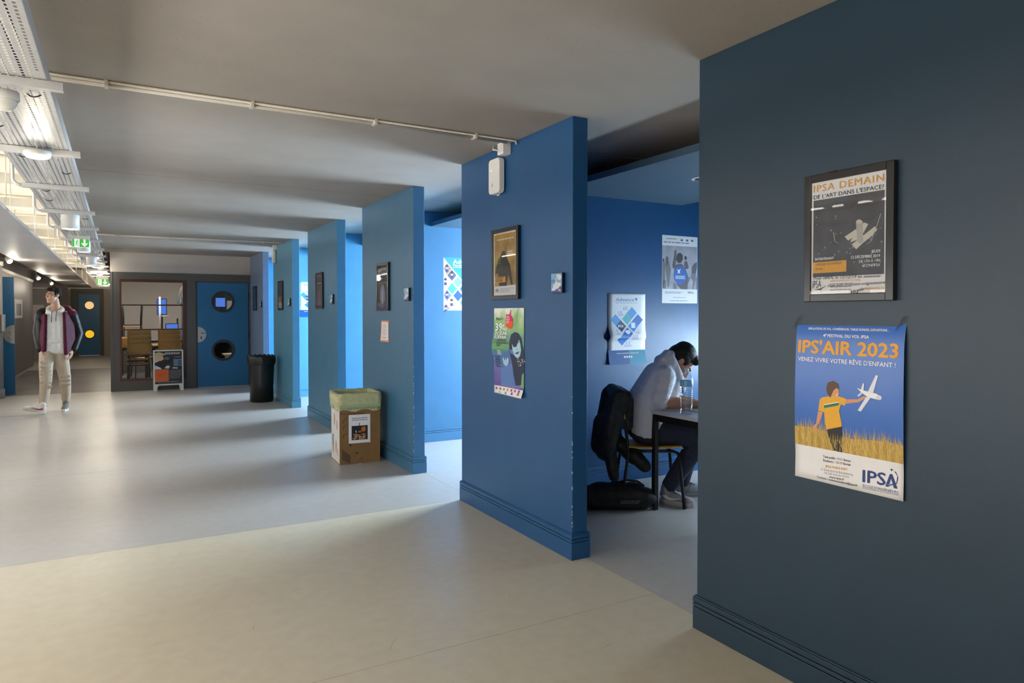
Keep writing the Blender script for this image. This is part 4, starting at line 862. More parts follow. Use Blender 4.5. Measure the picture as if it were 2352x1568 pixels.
def outline(e, n=10):
    P = []
    for a, b in (((-e, -e), (bw+e, -e)), ((bw+e, -e), (bw+e, bd+e)), ((bw+e, bd+e), (-e, bd+e)), ((-e, bd+e), (-e, -e))):
        P += [(a[0]+(b[0]-a[0])*i/n, a[1]+(b[1]-a[1])*i/n) for i in range(n)]
    return P
mb = MB(); V = []; rs = random.Random(11); rings = [(.006, .505), (.008, .56), (.012, .62), (.010, .665), (.0, .672), (-.012, .66), (-.016, .6), (-.03, .40), (-.06, .05)]
for j, (e, z) in enumerate(rings):
    for i, (x, y) in enumerate(outline(e)):
        k = i/40; left = max(0, 1-abs(k-.9)/.16)
        w_ = (.004*rs.random() if j < 8 else 0)+(.045*left*math.sin(PI*min(1, j/4)) if j < 5 else 0)
        cx, cy_ = bw/2, bd/2; d = Vector((x-cx, y-cy_)).normalized(); zz = z+(.012*math.sin(i*1.3) if j == 0 else .004*math.sin(i*2.1+j))
        V.append((x+d.x*w_, y+d.y*w_, zz))
n = 40; F = [(j*n+i, j*n+(i+1) % n, (j+1)*n+(i+1) % n, (j+1)*n+i) for j in range(len(rings)-1) for i in range(n)]
mb.add(V, F, LIN, True); ln = obj('bin_liner', mb, t)
mb = MB()
for i in range(24): a = bw*(i+.5)/24; mb.box((a-.003, -.0125, .512+.01*(i % 2)), (a+.002, -.0115, .53+.01*rs.random()), pm(96, 120, 84))
mb.box((.0, -.0135, .535), (bw, -.0125, .562), pm(160, 178, 140)); obj('hem_band', mb, ln)
mb = MB(); text(mb, 'Free Cartridge Return', .012, .235, .470, .018, -.0008, pm(64, 46, 26), .02)
for z in (.42, .36, .28): mb.plate([(.03, z), (.07, z+.02), (.075, z+.013), (.045, z-.004), (.04, z-.03), (.03, z-.03)], -.0008, pm(104, 76, 44))
lines(mb, .30, .375, .44, .28, 7, -.0008, pm(116, 86, 50), .5, .3)
mb.plate([(.02, .15), (.10, .08), (.10, .0), (.02, .05)], -.0008, pm(92, 72, 46)); mb.plate([(.085, .19), (.108, .19), (.108, .16)], -.0008, pm(28, 34, 22)); mb.plate([(.155, .105), (.18, .105), (.157, .085)], -.0008, pm(26, 22, 18))
mb.plate([(.155, .01), (.225, .01), (.225, .09)], -.0008, pm(124, 92, 52)); mb.plate([(.29, .06), (.29, .22), (.36, .22)], -.0008, pm(132, 98, 56)); obj('printing', mb, body)
nt = obj('notice', B((.085, -.003, .195), (.29, -.0005, .465), PAPER), t); mb = MB()
lines(mb, .115, .265, .435, .400, 2, -.0035, pm(110, 112, 130), .1, .4); mb.box((.182, -.0038, .362), (.190, -.0034, .385), pm(40, 80, 150)); mb.plate([(.112, .225), (.265, .225), (.265, .36), (.112, .36)], -.0036, pm(26, 24, 28))
for i in range(70): a, b = .125+.12*rs.random(), .232+.05*rs.random(); mb.plate(ellipse((a, b), .006, .005, 6), -.0038, pm(*((205, 150, 90), (180, 110, 60), (225, 190, 140))[i % 3]))
mb.plate(ellipse((.225, .325), .022, .026, 14), -.0038, pm(190, 104, 40)); mb.plate(ellipse((.19, .302), .016, .008, 12), -.0039, pm(200, 110, 40)); mb.box((.150, -.0039, .295), (.158, -.0037, .315), WH); obj('printing', mb, nt)
mb = MB()
for y, z, r in ((.16, .40, .05), (.28, .36, .04), (.10, .12, .05), (.24, .15, .05), (.30, .10, .03)): mb.add([(-.0008, bd-y+r*.6*math.cos(a), z+r*1.2*math.sin(a)) for a in [i*PI/6 for i in range(12)]], [tuple(range(12))], pm(196, 140, 104))
mb.add([(-.0009, bd-.06, .14), (-.0009, bd-.12, .14), (-.0009, bd-.12, .25), (-.0009, bd-.06, .25)], [(0, 1, 2, 3)], pm(110, 106, 104)); obj('printing', mb, lp)
tag(obj('paper_scrap', B((1.945, 6.350, .0005), (1.975, 6.368, .004), WCARD)), 'tiny white paper scrap on the floor in front of the cardboard box', 'scrap')

# black bin
t = thing('waste_bin', 'black round plastic bin with a black bag over its rim', 'bin', (1.985, 11.72, 0))
mb = MB(); mb.lathe([(.17, 0), (.182, .012), (.186, .3), (.196, .60), (.198, .70), (.188, .70), (.17, .05)], BLACKP, 40); obj('body', mb, t)
BAG = mat('black_bin_bag', srgb(14, 14, 15), .25, noise=.2, bump=.6, bscale=45); mb = MB(); V = []; n = 64
for j, (r, z) in enumerate(((.203, .60), (.212, .635), (.214, .69), (.215, .735), (.205, .752), (.190, .74), (.182, .6), (.16, .2))):
    for i in range(n): a = 2*PI*i/n; q = .005*math.sin(i*2.4+j)+.004*math.sin(i*1.1); V.append(((r+q)*math.cos(a), (r+q)*math.sin(a), z+(.01*math.sin(i*1.7) if j in (0, 4) else 0)))
mb.add(V, [(j*n+i, j*n+(i+1) % n, (j+1)*n+(i+1) % n, (j+1)*n+i) for j in range(7) for i in range(n)], BAG, True); obj('bin_bag', mb, t)

# A-frame board
t = thing('sandwich_board', 'white plastic A-frame board with an orange and black poster by the brown window', 'sign', (.518, 14.22, 0)); w_, h_ = .50, .755
BOARD = mat('white_board_plastic', srgb(205, 205, 200), .45, noise=.03)
def leafpanel(sgn):
    mb = MB(); mb.box((0, -.012, .10), (.022, .012, h_), BOARD); mb.box((w_-.022, -.012, .10), (w_, .012, h_), BOARD); mb.box((.022, -.012, h_-.022), (w_-.022, .012, h_), BOARD); mb.box((.022, -.012, .10), (w_-.022, .012, .125), BOARD)
    mb.box((.022, -.004, .125), (w_-.022, .004, h_-.022), BOARD)
    for x0, x1, x2 in ((0, .085, .06), (w_, w_-.085, w_-.06)):
        pts = [(x0, 0), (x2, 0), (x2+(.0 if x0 == 0 else 0), .06), (x1, .10), (x0, .10)]
        if x0 > 0: pts = pts[::-1]
        mb.prism(pts, -.012, .012, BOARD)
    return mb
fp = obj('front_leaf', leafpanel(1), t, bevel=.002); fp.rotation_euler = (-.12, 0, 0)
bp_ = obj('rear_leaf', leafpanel(1), t, bevel=.002); bp_.rotation_euler = (.12, 0, 0); bp_.location = (0, .18, 0)
Hm = homog(((930, 575), (1610, 560), (1612, 1425), (930, 1445)), ((.022, h_-.022), (w_-.022, h_-.022), (w_-.022, .125), (.022, .125)))
mb = MB(); mb.plate([(.024, .127), (w_-.024, .127), (w_-.024, h_-.024), (.024, h_-.024)], -.006, pm(30, 31, 36))
for pts, c, d in (([(935, 620), (1040, 595), (1190, 640), (1190, 670), (1080, 690), (935, 700)], (170, 165, 130), 1), ([(935, 700), (1130, 690), (1160, 780), (1080, 830), (1000, 810), (935, 780)], (206, 160, 130), 1), ([(935, 780), (1050, 815), (1010, 870), (935, 900)], (190, 190, 190), 1), ([(935, 880), (1020, 840), (1150, 830), (1260, 820), (1330, 740), (1380, 800), (1370, 860), (1260, 900), (1180, 1010), (1120, 1040), (1060, 1000), (935, 940)], (14, 14, 16), 2), ([(935, 945), (1060, 1000), (1110, 1045), (935, 1050)], (196, 200, 204), 2), ([(1170, 1020), (1230, 950), (1310, 960), (1280, 1030)], (190, 196, 204), 2), ([(1390, 780), (1605, 770), (1605, 960), (1400, 970)], (96, 112, 130), 1), ([(1510, 800), (1600, 790), (1600, 950), (1510, 960)], (60, 90, 120), 2), ([(1370, 1000), (1500, 1005), (1500, 1030), (1370, 1025)], (200, 204, 208), 2), ([(935, 1062), (1272, 1045), (1278, 1355), (935, 1390)], (196, 92, 36), 1)): P(mb, Hm, pts, -.0062-.0004*d, pm(*c))
pc = obj('poster', mb, fp); mb = MB()
for a, b, c, d, n_, m in ((1190, 1595, 610, 670, 2, WH), (1180, 1300, 735, 800, 3, pm(150, 150, 150)), (1410, 1600, 715, 745, 1, pm(170, 172, 176)), (1290, 1600, 1075, 1310, 9, pm(120, 120, 122)), (1010, 1180, 1150, 1260, 4, pm(170, 74, 26)), (1010, 1590, 1370, 1420, 2, pm(140, 140, 142))): lines(mb, Hm(a, c)[0], Hm(b, c)[0], Hm(a, c)[1], Hm(a, d)[1], n_, -.0075, m, .15, .4)
tag(obj('lettering', mb, fp), kind='stuff')

# ---- chairs
def make_chair(name, label, group=None):
    t = thing(name, label, 'chair', (0, 0, 0), 0, group)           # seat centre at the origin, facing +x
    mb = MB(); n = 8; V = []; prof = [(-.19, .440), (-.12, .432), (0, .430), (.12, .434), (.18, .438), (.205, .425)]
    for x, z in prof:
        for y in (-.19, -.1, 0, .1, .19): V.append((x, y*(1 if x < .19 else .9), z+.01*(y/.19)**2))
    m_ = 5; F = [(i*m_+j, i*m_+j+1, (i+1)*m_+j+1, (i+1)*m_+j) for i in range(len(prof)-1) for j in range(m_-1)]
    o = obj('seat', mb.add(V, F, WOOD, True), t); s = o.modifiers.new('thick', 'SOLIDIFY'); s.thickness = .011; s.offset = -1
    mb = MB(); V = []
    for z, dx in ((.66, 0), (.70, -.008), (.76, -.018), (.82, -.03), (.845, -.036)):
        for k in range(7):
            y = -.2+.4*k/6; edge = .02*(1-abs(y)/.2) if z > .84 else 0; V.append((-.215+dx-.035*(1-(y/.2)**2), y, z+edge))
    F = [(i*7+j, i*7+j+1, (i+1)*7+j+1, (i+1)*7+j) for i in range(4) for j in range(6)]
    o = obj('backrest', mb.add(V, F, WOOD, True), t); s = o.modifiers.new('thick', 'SOLIDIFY'); s.thickness = .011
    for sy in (-1, 1):
        y = .165*sy
        obj('leg', MB().tube([(-.25, y*1.1, 0), (-.205, y, .30), (-.19, y, .40), (-.20, y, .50), (-.222, y, .68), (-.238, y, .80)], .0115, DARKM, 10), t)
        obj('leg', MB().tube([(.215, y*1.1, 0), (.185, y, .36), (.17, y, .405), (.13, y, .42), (-.19, y, .42)], .0115, DARKM, 10), t)
    obj('cross_bar', MB().tube([(.12, -.165, .42), (.12, .165, .42)], .010, DARKM, 8), t); obj('cross_bar', MB().tube([(-.15, -.165, .42), (-.15, .165, .42)], .010, DARKM, 8), t)
    return t
def AD(a, d): return (a*RT[0]+d*FW[0], a*RT[1]+d*FW[1])            # point from offsets across / along the view direction
ch = make_chair('school_chair', 'wooden school chair with dark legs under the seated student')
x, y = AD(1.04, 5.17); ch.location = (x, y, 0); ch.rotation_euler = (0, 0, -YAW)
dup(ch, (4.62, 3.93, 0), math.radians(200), 'wooden school chair tucked at the table facing the student')
# classroom furniture seen through the window
for i, (cx, cy, nst, lab) in enumerate(((.30, 15.35, 4, 'left'), (.86, 15.4, 4, 'mid'), (1.42, 15.5, 3, 'right'))):
    for k in range(nst):
        c = dup(ch, (cx+.0*k, cy+k*.02, k*.085-.002*0), PI/2+math.radians((3, -5, 8)[i]), 'wooden school chair, %s of the stack behind %s' % (('lowest', 'second', 'third', 'topmost')[k if k < nst-1 else 3], ('the left panes of the brown window', 'the sandwich board', 'the charcoal post')[i]), 'stacked classroom chairs')
dup(ch, (.42, 17.6, 0), math.radians(-80), 'wooden school chair at the classroom table, its back towards the window')
def table(name, label, loc, L, D, Ht, top, grp=None):
    t = thing(name, label, 'table', loc, 0, grp)
    obj('tabletop', B((0, 0, Ht-.024), (L, D, Ht), top), t, bevel=.003); ins = .03
    for sx, sy in ((0, 0), (1, 0), (0, 1), (1, 1)):
        x = ins if sx == 0 else L-ins; y = ins if sy == 0 else D-ins; obj('leg', MB().bar((x, y, 0), (x, y, Ht-.024), .034, .034, DARKM), t)
    mb = MB()
    for a, b in (((ins, ins), (L-ins, ins)), ((ins, D-ins), (L-ins, D-ins)), ((ins, ins), (ins, D-ins)), ((L-ins, ins), (L-ins, D-ins))): mb.bar((a[0], a[1], Ht-.05), (b[0], b[1], Ht-.05), .022, .05, DARKM)
    obj('apron', mb, t); return t
GTOP = mat('grey_laminate', srgb(196, 196, 198), .35, noise=.03)
table('study_table', 'grey-topped table with black legs in front of the student', (3.335, 3.16, 0), 1.3, .685, .722, GTOP)
table('classroom_table', 'wooden classroom table carrying the black crate and screens', (.60, 16.6, 0), .50, .75, .75, WOOD); table('classroom_table', 'wooden classroom table with chairs upturned on it', (-.08, 16.3, 0), .58, .7, .74, WOOD)
table('classroom_table', 'long table with papers along the back wall of the classroom', (.0, 18.2, 0), 1.35, .6, .82, GTOP)
for i, (x, y, rz) in enumerate(((.20, 16.42, 1.55), (.22, 16.86, 1.6))):
    c = dup(ch, (x, y, .741), rz, 'wooden school chair standing upside down on the classroom table', 'upturned chairs'); c.rotation_euler = (PI, 0, rz); c.location = (x, y, .741+.865)
# screens, crate, coat stand in the classroom
SCR = emit_mat('blue_screen', (.10, .25, .85), .7)
def screen(loc, w, h, lab, stand=.1):
    t = thing('monitor', lab, 'monitor', loc); obj('case', B((0, 0, stand), (w, .03, stand+h), BLACKP), t, bevel=.003); obj('display', B((.015, -.002, stand+.015), (w-.015, 0, stand+h-.015), SCR), t)
    obj('stand', B((w/2-.02, .03, 0), (w/2+.02, .06, stand+h*.6), BLACKP).box((w/2-.1, -.05, 0), (w/2+.1, .12, .012), BLACKP), t)
screen((.86, 16.99, .751), .26, .40, 'black monitor with blue screen behind the crate', .06)
p = at(372, 735, 1, 17.1); screen((p[0]-.10, 17.1, .751), .20, .36, 'narrow upright blue monitor on a grey pole', 1.40-.751)
t = thing('pole_stand', 'thin pale grey pole stand in the classroom beside the screens', 'stand', (.76, 17.05, .751)); obj('pole', MB().tube([(0, 0, 0), (0, 0, 1.05)], .022, GALV, 10), t); obj('arm', MB().tube([(0, 0, .62), (.2, .03, .62)], .012, GALV, 8), t); obj('foot', B((-.08, -.08, 0), (.08, .08, .012), GALV), t)
t = thing('equipment_crate', 'black equipment crate with white parts on top, on the classroom table', 'crate', (.74, 16.66, .751)); obj('body', B((0, 0, 0), (.39, .25, .15), BLACKP), t, bevel=.006)
obj('label_strip', B((.08, -.001, .03), (.3, 0, .045), pm(150, 150, 160)), t)
mb = MB()
for i in range(9): mb.sphere((.04+.038*i, .08+.05*(i % 3), .165), (.03, .03, .018), WHITEP, 8, 5)
tag(obj('white_parts', mb, t), kind='stuff')
t = thing('storage_box', 'small blue and white box standing on the dark cabinet', 'box', (1.12, 16.3, 1.60)); obj('body', B((0, 0, 0), (.26, .25, .18), pm(150, 185, 215)), t, bevel=.003); obj('band', B((-.002, -.002, 0), (.262, .1, .045), pm(64, 100, 170)), t)
t = thing('tall_cabinet', 'tall black cabinet behind the right edge of the brown window', 'cabinet', (1.16, 16.3, 0)); obj('body', B((0, 0, 0), (.42, .4, 1.60), BLACKP), t, bevel=.004); obj('emblem', B((.09, -.002, 1.44), (.17, 0, 1.45), pm(120, 120, 124)).box((.125, -.002, 1.40), (.132, 0, 1.5), pm(120, 120, 124)), t)
CLO = mat('striped_cloth', srgb(80, 78, 80), .8, noise=.5, nscale=16, stretch=(3, 1, .15)); mb = MB(); V = []
for j, (r, z) in enumerate(((.21, 1.70), (.19, 1.80), (.16, 1.95), (.10, 2.04), (.02, 2.07))):
    for i in range(20): a = 2*PI*i/20; q = 1+.07*math.sin(i*1.9); V.append((1.27+r*q*math.cos(a), 16.45+r*q*math.sin(a)*.8, z+(-.05*(math.cos(a) < -.5) if j == 0 else 0)))
tag(obj('draped_cloth', mb.add(V, [(j*20+i, j*20+(i+1) % 20, (j+1)*20+(i+1) % 20, (j+1)*20+i) for j in range(4) for i in range(20)], CLO, True)), 'striped grey cloth draped over the blue and white box', 'cloth')
mb = MB(); mb.tube([(0, 0, 0), (0, 0, 1.32)], .018, BLACKP, 8); t = thing('microphone_stand', 'thin black upright stand between the blue monitor and the cabinet', 'stand', (1.13, 17.45, 0)); obj('pole', mb, t); obj('foot', MB().lathe([(.12, 0), (.12, .015), (.02, .03)], BLACKP, 18), t)
# things seen through the door portholes
screen((1.97, 17.85, 1.18), .24, .24, 'blue lit screen seen through the upper porthole', .40); t = thing('storage_shelf', 'dark shelf unit behind the porthole door', 'shelf', (1.42, 17.7, 0)); obj('upright', B((0, 0, 0), (.03, .5, 1.72), BLACKP), t); obj('upright', B((1.4, 0, 0), (1.43, .5, 1.72), BLACKP), t)
for z in (.3, .75, 1.18): obj('shelf_board', B((.03, 0, z-.02), (1.4, .5, z), BLACKP), t)
tag(obj('white_panel', B((2.24, 17.9, 1.18), (2.75, 18.0, 1.74), mat('pale_box', srgb(150, 150, 152), .5, noise=.05))), 'long pale box on the dark shelf behind the porthole door', 'box'); t = thing('desk', 'pale wooden desk behind the lower porthole', 'table', (1.95, 15.9, 0)); obj('front', B((0, 0, 0), (.9, .03, .52), mat('pale_wood', srgb(205, 185, 155), .5, noise=.06)), t); obj('top', B((0, 0, .52), (.9, .6, .55), MATS['pale_wood']), t)
struct('wall_classroom', B((2.02, 18.6, 0), (5.7, 18.9, 2.7), mat('painted_dim_side', srgb(22, 25, 33), .7, noise=.1)))  # dimness of this side of the room painted as a near-black wall

# ---- things around the student
WATER = bpy.data.materials.new('clear_bottle'); WATER.use_nodes = True; N, L = nodes(WATER); N.remove(N['Principled BSDF'])
tr = N.new('ShaderNodeBsdfTransparent'); tr.inputs[0].default_value = (.96, .98, .99, 1); gl = N.new('ShaderNodeBsdfGlossy'); gl.inputs['Roughness'].default_value = .06; lw = N.new('ShaderNodeLayerWeight'); lw.inputs[0].default_value = .2
mx = N.new('ShaderNodeMixShader'); pw_ = N.new('ShaderNodeMath'); pw_.operation = 'MULTIPLY_ADD'; pw_.inputs[1].default_value = .45; pw_.inputs[2].default_value = .03; L.new(lw.outputs['Facing'], pw_.inputs[0]); L.new(pw_.outputs[0], mx.inputs[0]); L.new(tr.outputs[0], mx.inputs[1]); L.new(gl.outputs[0], mx.inputs[2]); L.new(mx.outputs[0], N['Material Output'].inputs[0])
t = thing('water_bottle', 'clear plastic water bottle with blue label on the study table', 'bottle', (3.40, 3.535, .7225))
prof = [(.001, .004), (.03, .002), (.041, .006), (.043, .02)]
for i in range(11): z = .03+i*.0145; prof += [(.0435, z), (.0410, z+.006), (.0435, z+.0125)]
prof += [(.044, .20), (.0435, .235), (.040, .255), (.030, .278), (.018, .294), (.0135, .300), (.0135, .306)]
obj('body', MB().lathe(prof, WATER, 32), t); obj('label', MB().lathe([(.0445, .197), (.0448, .2), (.0446, .238), (.044, .24)], mat('bottle_label', srgb(128, 188, 218), .3, noise=.1, nscale=30), 32), t); obj('cap', MB().lathe([(.0145, .300), (.0150, .318), (.013, .320), (.001, .3205)], mat('bottle_cap', srgb(190, 215, 235), .3, noise=.02), 20), t)
obj('water', MB().lathe([(.001, .006), (.039, .008), (.0395, .085), (.001, .0855)], WATER, 28), t)
t = thing('notebook', 'open white notebook under the hand of the student', 'notebook', (3.56, 3.50, .7225), -.2); obj('pages', B((0, 0, 0), (.30, .21, .008), PAPER), t); obj('writing', B((.02, .02, .008), (.13, .19, .0083), pm(200, 202, 210)), t)
# bag
BAGM = mat('black_patterned_nylon', srgb(20, 20, 23), .7, noise=.7, nscale=22, bump=.5, bscale=16)
bx, by = AD(.775, 5.03); t = thing('duffel_bag', 'black patterned bag lying on the floor by the chair', 'bag', (bx, by, 0), -YAW)
mb = MB()
for x, r, z in ((-.23, .075, .085), (-.12, .088, .10), (0, .092, .102), (.1, .088, .098), (.18, .07, .08)): mb.sphere((x, 0, z), (.12, .12, r), BAGM, 14, 9)
mb.cap((-.26, 0, .05), .05, (.21, 0, .045), .045, BAGM); mb.cap((-.2, -.06, .05), .05, (.18, -.06, .045), .045, BAGM)
blob('body', mb, BAGM, t, .014, 3)
for a in ([(.0, -.02, .185), (.06, -.03, .21), (.14, -.03, .20), (.19, -.02, .165)], [(.215, -.03, .13), (.245, -.06, .10), (.235, -.07, .07)], [(.20, -.05, .05), (.225, -.08, .025), (.245, -.06, .012)]): obj('strap', MB().tube(a, .009, BLACKP, 8), t)
obj('zip', MB().tube([(-.25, -.07, .15), (-.1, -.085, .165), (.05, -.085, .165), (.17, -.07, .14)], .004, STEEL if False else DARKM, 6), t)
mb = MB(); text(mb, 'XXV', -.02, .02, 0, .02, 0, pm(120, 122, 130)) if False else None
lines(mb, .0, .16, .085, .06, 2, -.133, pm(104, 106, 114), .2, .5); obj('logo', mb, t)
# jacket on the chair back
JK = mat('black_quilted_jacket', srgb(30, 31, 36), .6, noise=.75, nscale=26, bump=1.0, bscale=14)
jx, jy = AD(.80, 5.18); t = thing('jacket', 'black quilted jacket hung over the back of the chair', 'jacket', (jx, jy, 0), -YAW)
mb = MB()
for p, r, q, s in (((.03, -.17, .82), .045, (.03, .17, .82), .045), ((.0, -.18, .78), .05, (-.10, -.17, .48), .07), ((-.02, 0, .78), .055, (-.12, 0, .46), .08), ((.0, .18, .78), .05, (-.10, .17, .48), .07), ((-.02, -.09, .74), .055, (-.11, -.09, .40), .07), ((-.02, .09, .74), .055, (-.11, .09, .40), .07), ((-.09, -.15, .45), .055, (-.06, -.17, .27), .045), ((-.06, -.17, .27), .045, (-.055, -.17, .235), .042), ((.0, .05, .45), .06, (.12, .0, .34), .06), ((.12, 0, .36), .06, (.20, -.02, .275), .05), ((-.06, .15, .45), .06, (-.02, .17, .27), .05), ((.06, -.12, .78), .04, (.05, -.15, .6), .04), ((.06, .12, .78), .04, (.05, .15, .6), .04), ((-.02, -.20, .83), .05, (-.02, .20, .83), .05), ((-.05, -.21, .80), .05, (-.09, -.20, .55), .06), ((-.05, .21, .80), .05, (-.09, .20, .55), .06), ((-.13, -.1, .62), .07, (-.15, -.1, .45), .07)): mb.cap(p, r, q, s, JK)
blob('shell', mb, JK, t, .014, 3)

# ================================================================== PEOPLE
SKINM = mat('skin', srgb(205, 158, 132), .5, noise=.05, nscale=20); SKIN2 = mat('tan_skin', srgb(176, 128, 104), .5, noise=.05, nscale=20); HAIRM = mat('dark_brown_hair', srgb(30, 23, 20), .6, spec=.15, noise=.4, nscale=60, bump=.6, bscale=120); HAIRK = mat('black_hair', srgb(12, 11, 12), .5, spec=.3, noise=.4, nscale=60, bump=.6, bscale=120)
def head_parts(mb, M, m, s=1.0, neck=True):
    R3 = M.to_3x3()
    def S(c, r): mb.sphere(M @ (Vector(c)*s), tuple(q*s for q in r), m, 16, 11, R3)
    def K(p, a, q, b): mb.cap(M @ (Vector(p)*s), a*s, M @ (Vector(q)*s), b*s, m)
    S((0, .018, .035), (.073, .090, .083)); S((0, -.028, -.028), (.060, .060, .085)); S((0, -.048, -.088), (.043, .040, .028)); S((0, -.076, -.102), (.018, .016, .014))
    K((0, -.090, .010), .008, (0, -.106, -.022), .012); S((.011, -.097, -.028), (.008, .009, .007)); S((-.011, -.097, -.028), (.008, .009, .007))
    K((-.036, -.074, .022), .013, (.036, -.074, .022), .013); S((.036, -.060, -.025), (.024, .022, .024)); S((-.036, -.060, -.025), (.024, .022, .024)); K((-.018, -.083, -.061), .008, (.018, -.083, -.061), .008)
    for e in (-1, 1): S((e*.075, .012, -.004), (.009, .020, .031)); S((e*.081, .02, .006), (.006, .012, .018))
    if neck: K((0, .022, -.06), .052, (0, .04, -.17), .056)
def face_parts(parent, M, s=1.0, brow=HAIRM):
    R3 = M.to_3x3(); EW = mat('eye_white', srgb(225, 220, 215), .3, noise=.02); EI = mat('dark_iris', srgb(40, 28, 22), .2, noise=.1); LP = mat('lips', srgb(165, 98, 88), .5, noise=.05)
    for e in (-1, 1):
        o = obj('eye', MB().sphere(M @ (Vector((e*.031, -.0785, .002))*s), (.0125*s, .007*s, .0065*s), EW, 12, 8, R3), parent)
        obj('iris', MB().sphere(M @ (Vector((e*.031, -.0838, .002))*s), (.005*s, .003*s, .0052*s), EI, 10, 6, R3), o)
        obj('eyebrow', MB().cap(M @ (Vector((e*.016, -.0895, .022))*s), .0035*s, M @ (Vector((e*.047, -.079, .024))*s), .003*s, brow), parent)
    obj('mouth', MB().cap(M @ (Vector((-.019, -.0895, -.060))*s), .0032*s, M @ (Vector((.019, -.0895, -.060))*s), .0032*s, LP), parent)
def hair_parts(mb, M, m, s=1.0, fringe=True):
    R3 = M.to_3x3()
    def S(c, r): mb.sphere(M @ (Vector(c)*s), tuple(q*s for q in r), m, 16, 11, R3)
    S((0, .028, .060), (.080, .090, .072)); S((0, .062, .015), (.070, .058, .075)); S((0, -.030, .090), (.062, .045, .032))
    for e in (-1, 1): S((e*.068, .030, .030), (.016, .045, .05)); S((e*.070, -.018, .020), (.010, .014, .028)); S((e*.04, -.055, .080), (.03, .02, .022))
    if fringe: S((.01, -.066, .074), (.05, .018, .018))
def hand_parts(mb, wrist, d, up, m, s=1.0, curl=.5, side=1):
    d = Vector(d).normalized(); n = Vector(up).normalized(); n = (n-d*n.dot(d)).normalized(); r = d.cross(n)*side; w = Vector(wrist)
    for k in (-1.2, -.4, .4, 1.2): mb.cap(w+r*k*.012*s, .017*s, w+d*.075*s+r*k*.019*s, .013*s, m)
    for k, L in zip((-1.5, -.5, .5, 1.5), (.062, .075, .080, .070)):
        a = w+d*.082*s+r*k*.020*s; b = a+(d*math.cos(curl)-n*math.sin(curl))*L*.5*s; c = b+(d*math.cos(curl*2.1)-n*math.sin(curl*2.1))*L*.5*s
        mb.cap(a, .0092*s, b, .0085*s, m); mb.cap(b, .0085*s, c, .0072*s, m)
    a = w+d*.025*s+r*.028*s; b = a+(d*.6+r*.7-n*.2)*.04*s; c = b+(d*.9+r*.15-n*.35)*.032*s
    mb.cap(a, .013*s, b, .011*s, m); mb.cap(b, .011*s, c, .0085*s, m)
def shoe(parent, heel, ang, pitch, mats, lace, swoosh=None, s=1.0):
    o = bpy.data.objects.new('shoe', None)
    up, so_ = mats; mb = MB(); L = .285*s
    mb.sphere((.065*s, 0, .062*s), (.062*s, .038*s, .05*s), up, 14, 9); mb.sphere((.13*s, 0, .056*s), (.08*s, .041*s, .042*s), up, 14, 9); mb.sphere((.215*s, 0, .044*s), (.066*s, .043*s, .028*s), up, 14, 9); mb.cap((.055*s, 0, .08*s), .040*s, (.06*s, 0, .115*s), .042*s, up)
    mb.box((.03*s, -.03*s, .025*s), (.24*s, .03*s, .05*s), up)
    Mx = Matrix.Translation(heel) @ Matrix.Rotation(ang, 4, 'Z') @ Matrix.Rotation(-pitch, 4, 'Y')
    mb.v = [tuple(Mx @ Vector(v)) for v in mb.v]; u = blob('shoe', mb, up, parent, .007, 3)
    n = 26; P_ = []
    for i in range(n):
        a = 2*PI*i/n; x = L*.5+L*.5*math.cos(a); w_ = (.036+.012*(x/L))*math.sin(a); P_.append((x, w_*s))
    V = [(x, y, 0) for x, y in P_]+[(x*1.01-.001, y*1.04, .016*s+.006*s*(x/L)**4) for x, y in P_]+[(x, y*.97, .030*s+.01*s*(x/L)**4) for x, y in P_]
    F = [tuple(range(n-1, -1, -1)), tuple(range(2*n, 3*n))]+[(j*n+i, j*n+(i+1) % n, (j+1)*n+(i+1) % n, (j+1)*n+i) for j in range(2) for i in range(n)]
    sm = MB().add([tuple(Mx @ Vector(v)) for v in V], F, so_); obj('sole', sm, u)
    lm = MB()
    for i in range(4): x = (.125+.025*i)*s; z = (.098-.0085*i)*s; lm.tube([(x, -.024*s, z-.004), (x+.004, 0, z+.003), (x, .024*s, z-.004)], .0035, lace, 6)
    lm.tube([(.12*s, -.01, .1*s), (.13*s, -.035, .105*s), (.15*s, -.035, .09*s)], .003, lace, 6)
    lm.v = [tuple(Mx @ Vector(v)) for v in lm.v]; obj('lace', lm, u)
    if swoosh:
        for sd in (-1, 1):
            sw_ = MB(); y = sd*.0445*s; pts = [(.045, .060), (.08, .040), (.115, .036), (.15, .042), (.20, .062), (.15, .052), (.115, .050), (.09, .054), (.075, .066)]
            nn = len(pts); V = [(x*s, y*(1-.9*max(0, (z-.03))), z*s) for x, z in pts]+[(x*s, y*.55, z*s) for x, z in pts]
            sw_.add(V, [tuple(range(nn)), tuple(range(2*nn-1, nn-1, -1))]+[(i, i+nn, (i+1) % nn+nn, (i+1) % nn) for i in range(nn)], swoosh); sw_.v = [tuple(Mx @ Vector(v)) for v in sw_.v]; obj('curved_stripe', sw_, u)
    bpy.data.objects.remove(o); return u

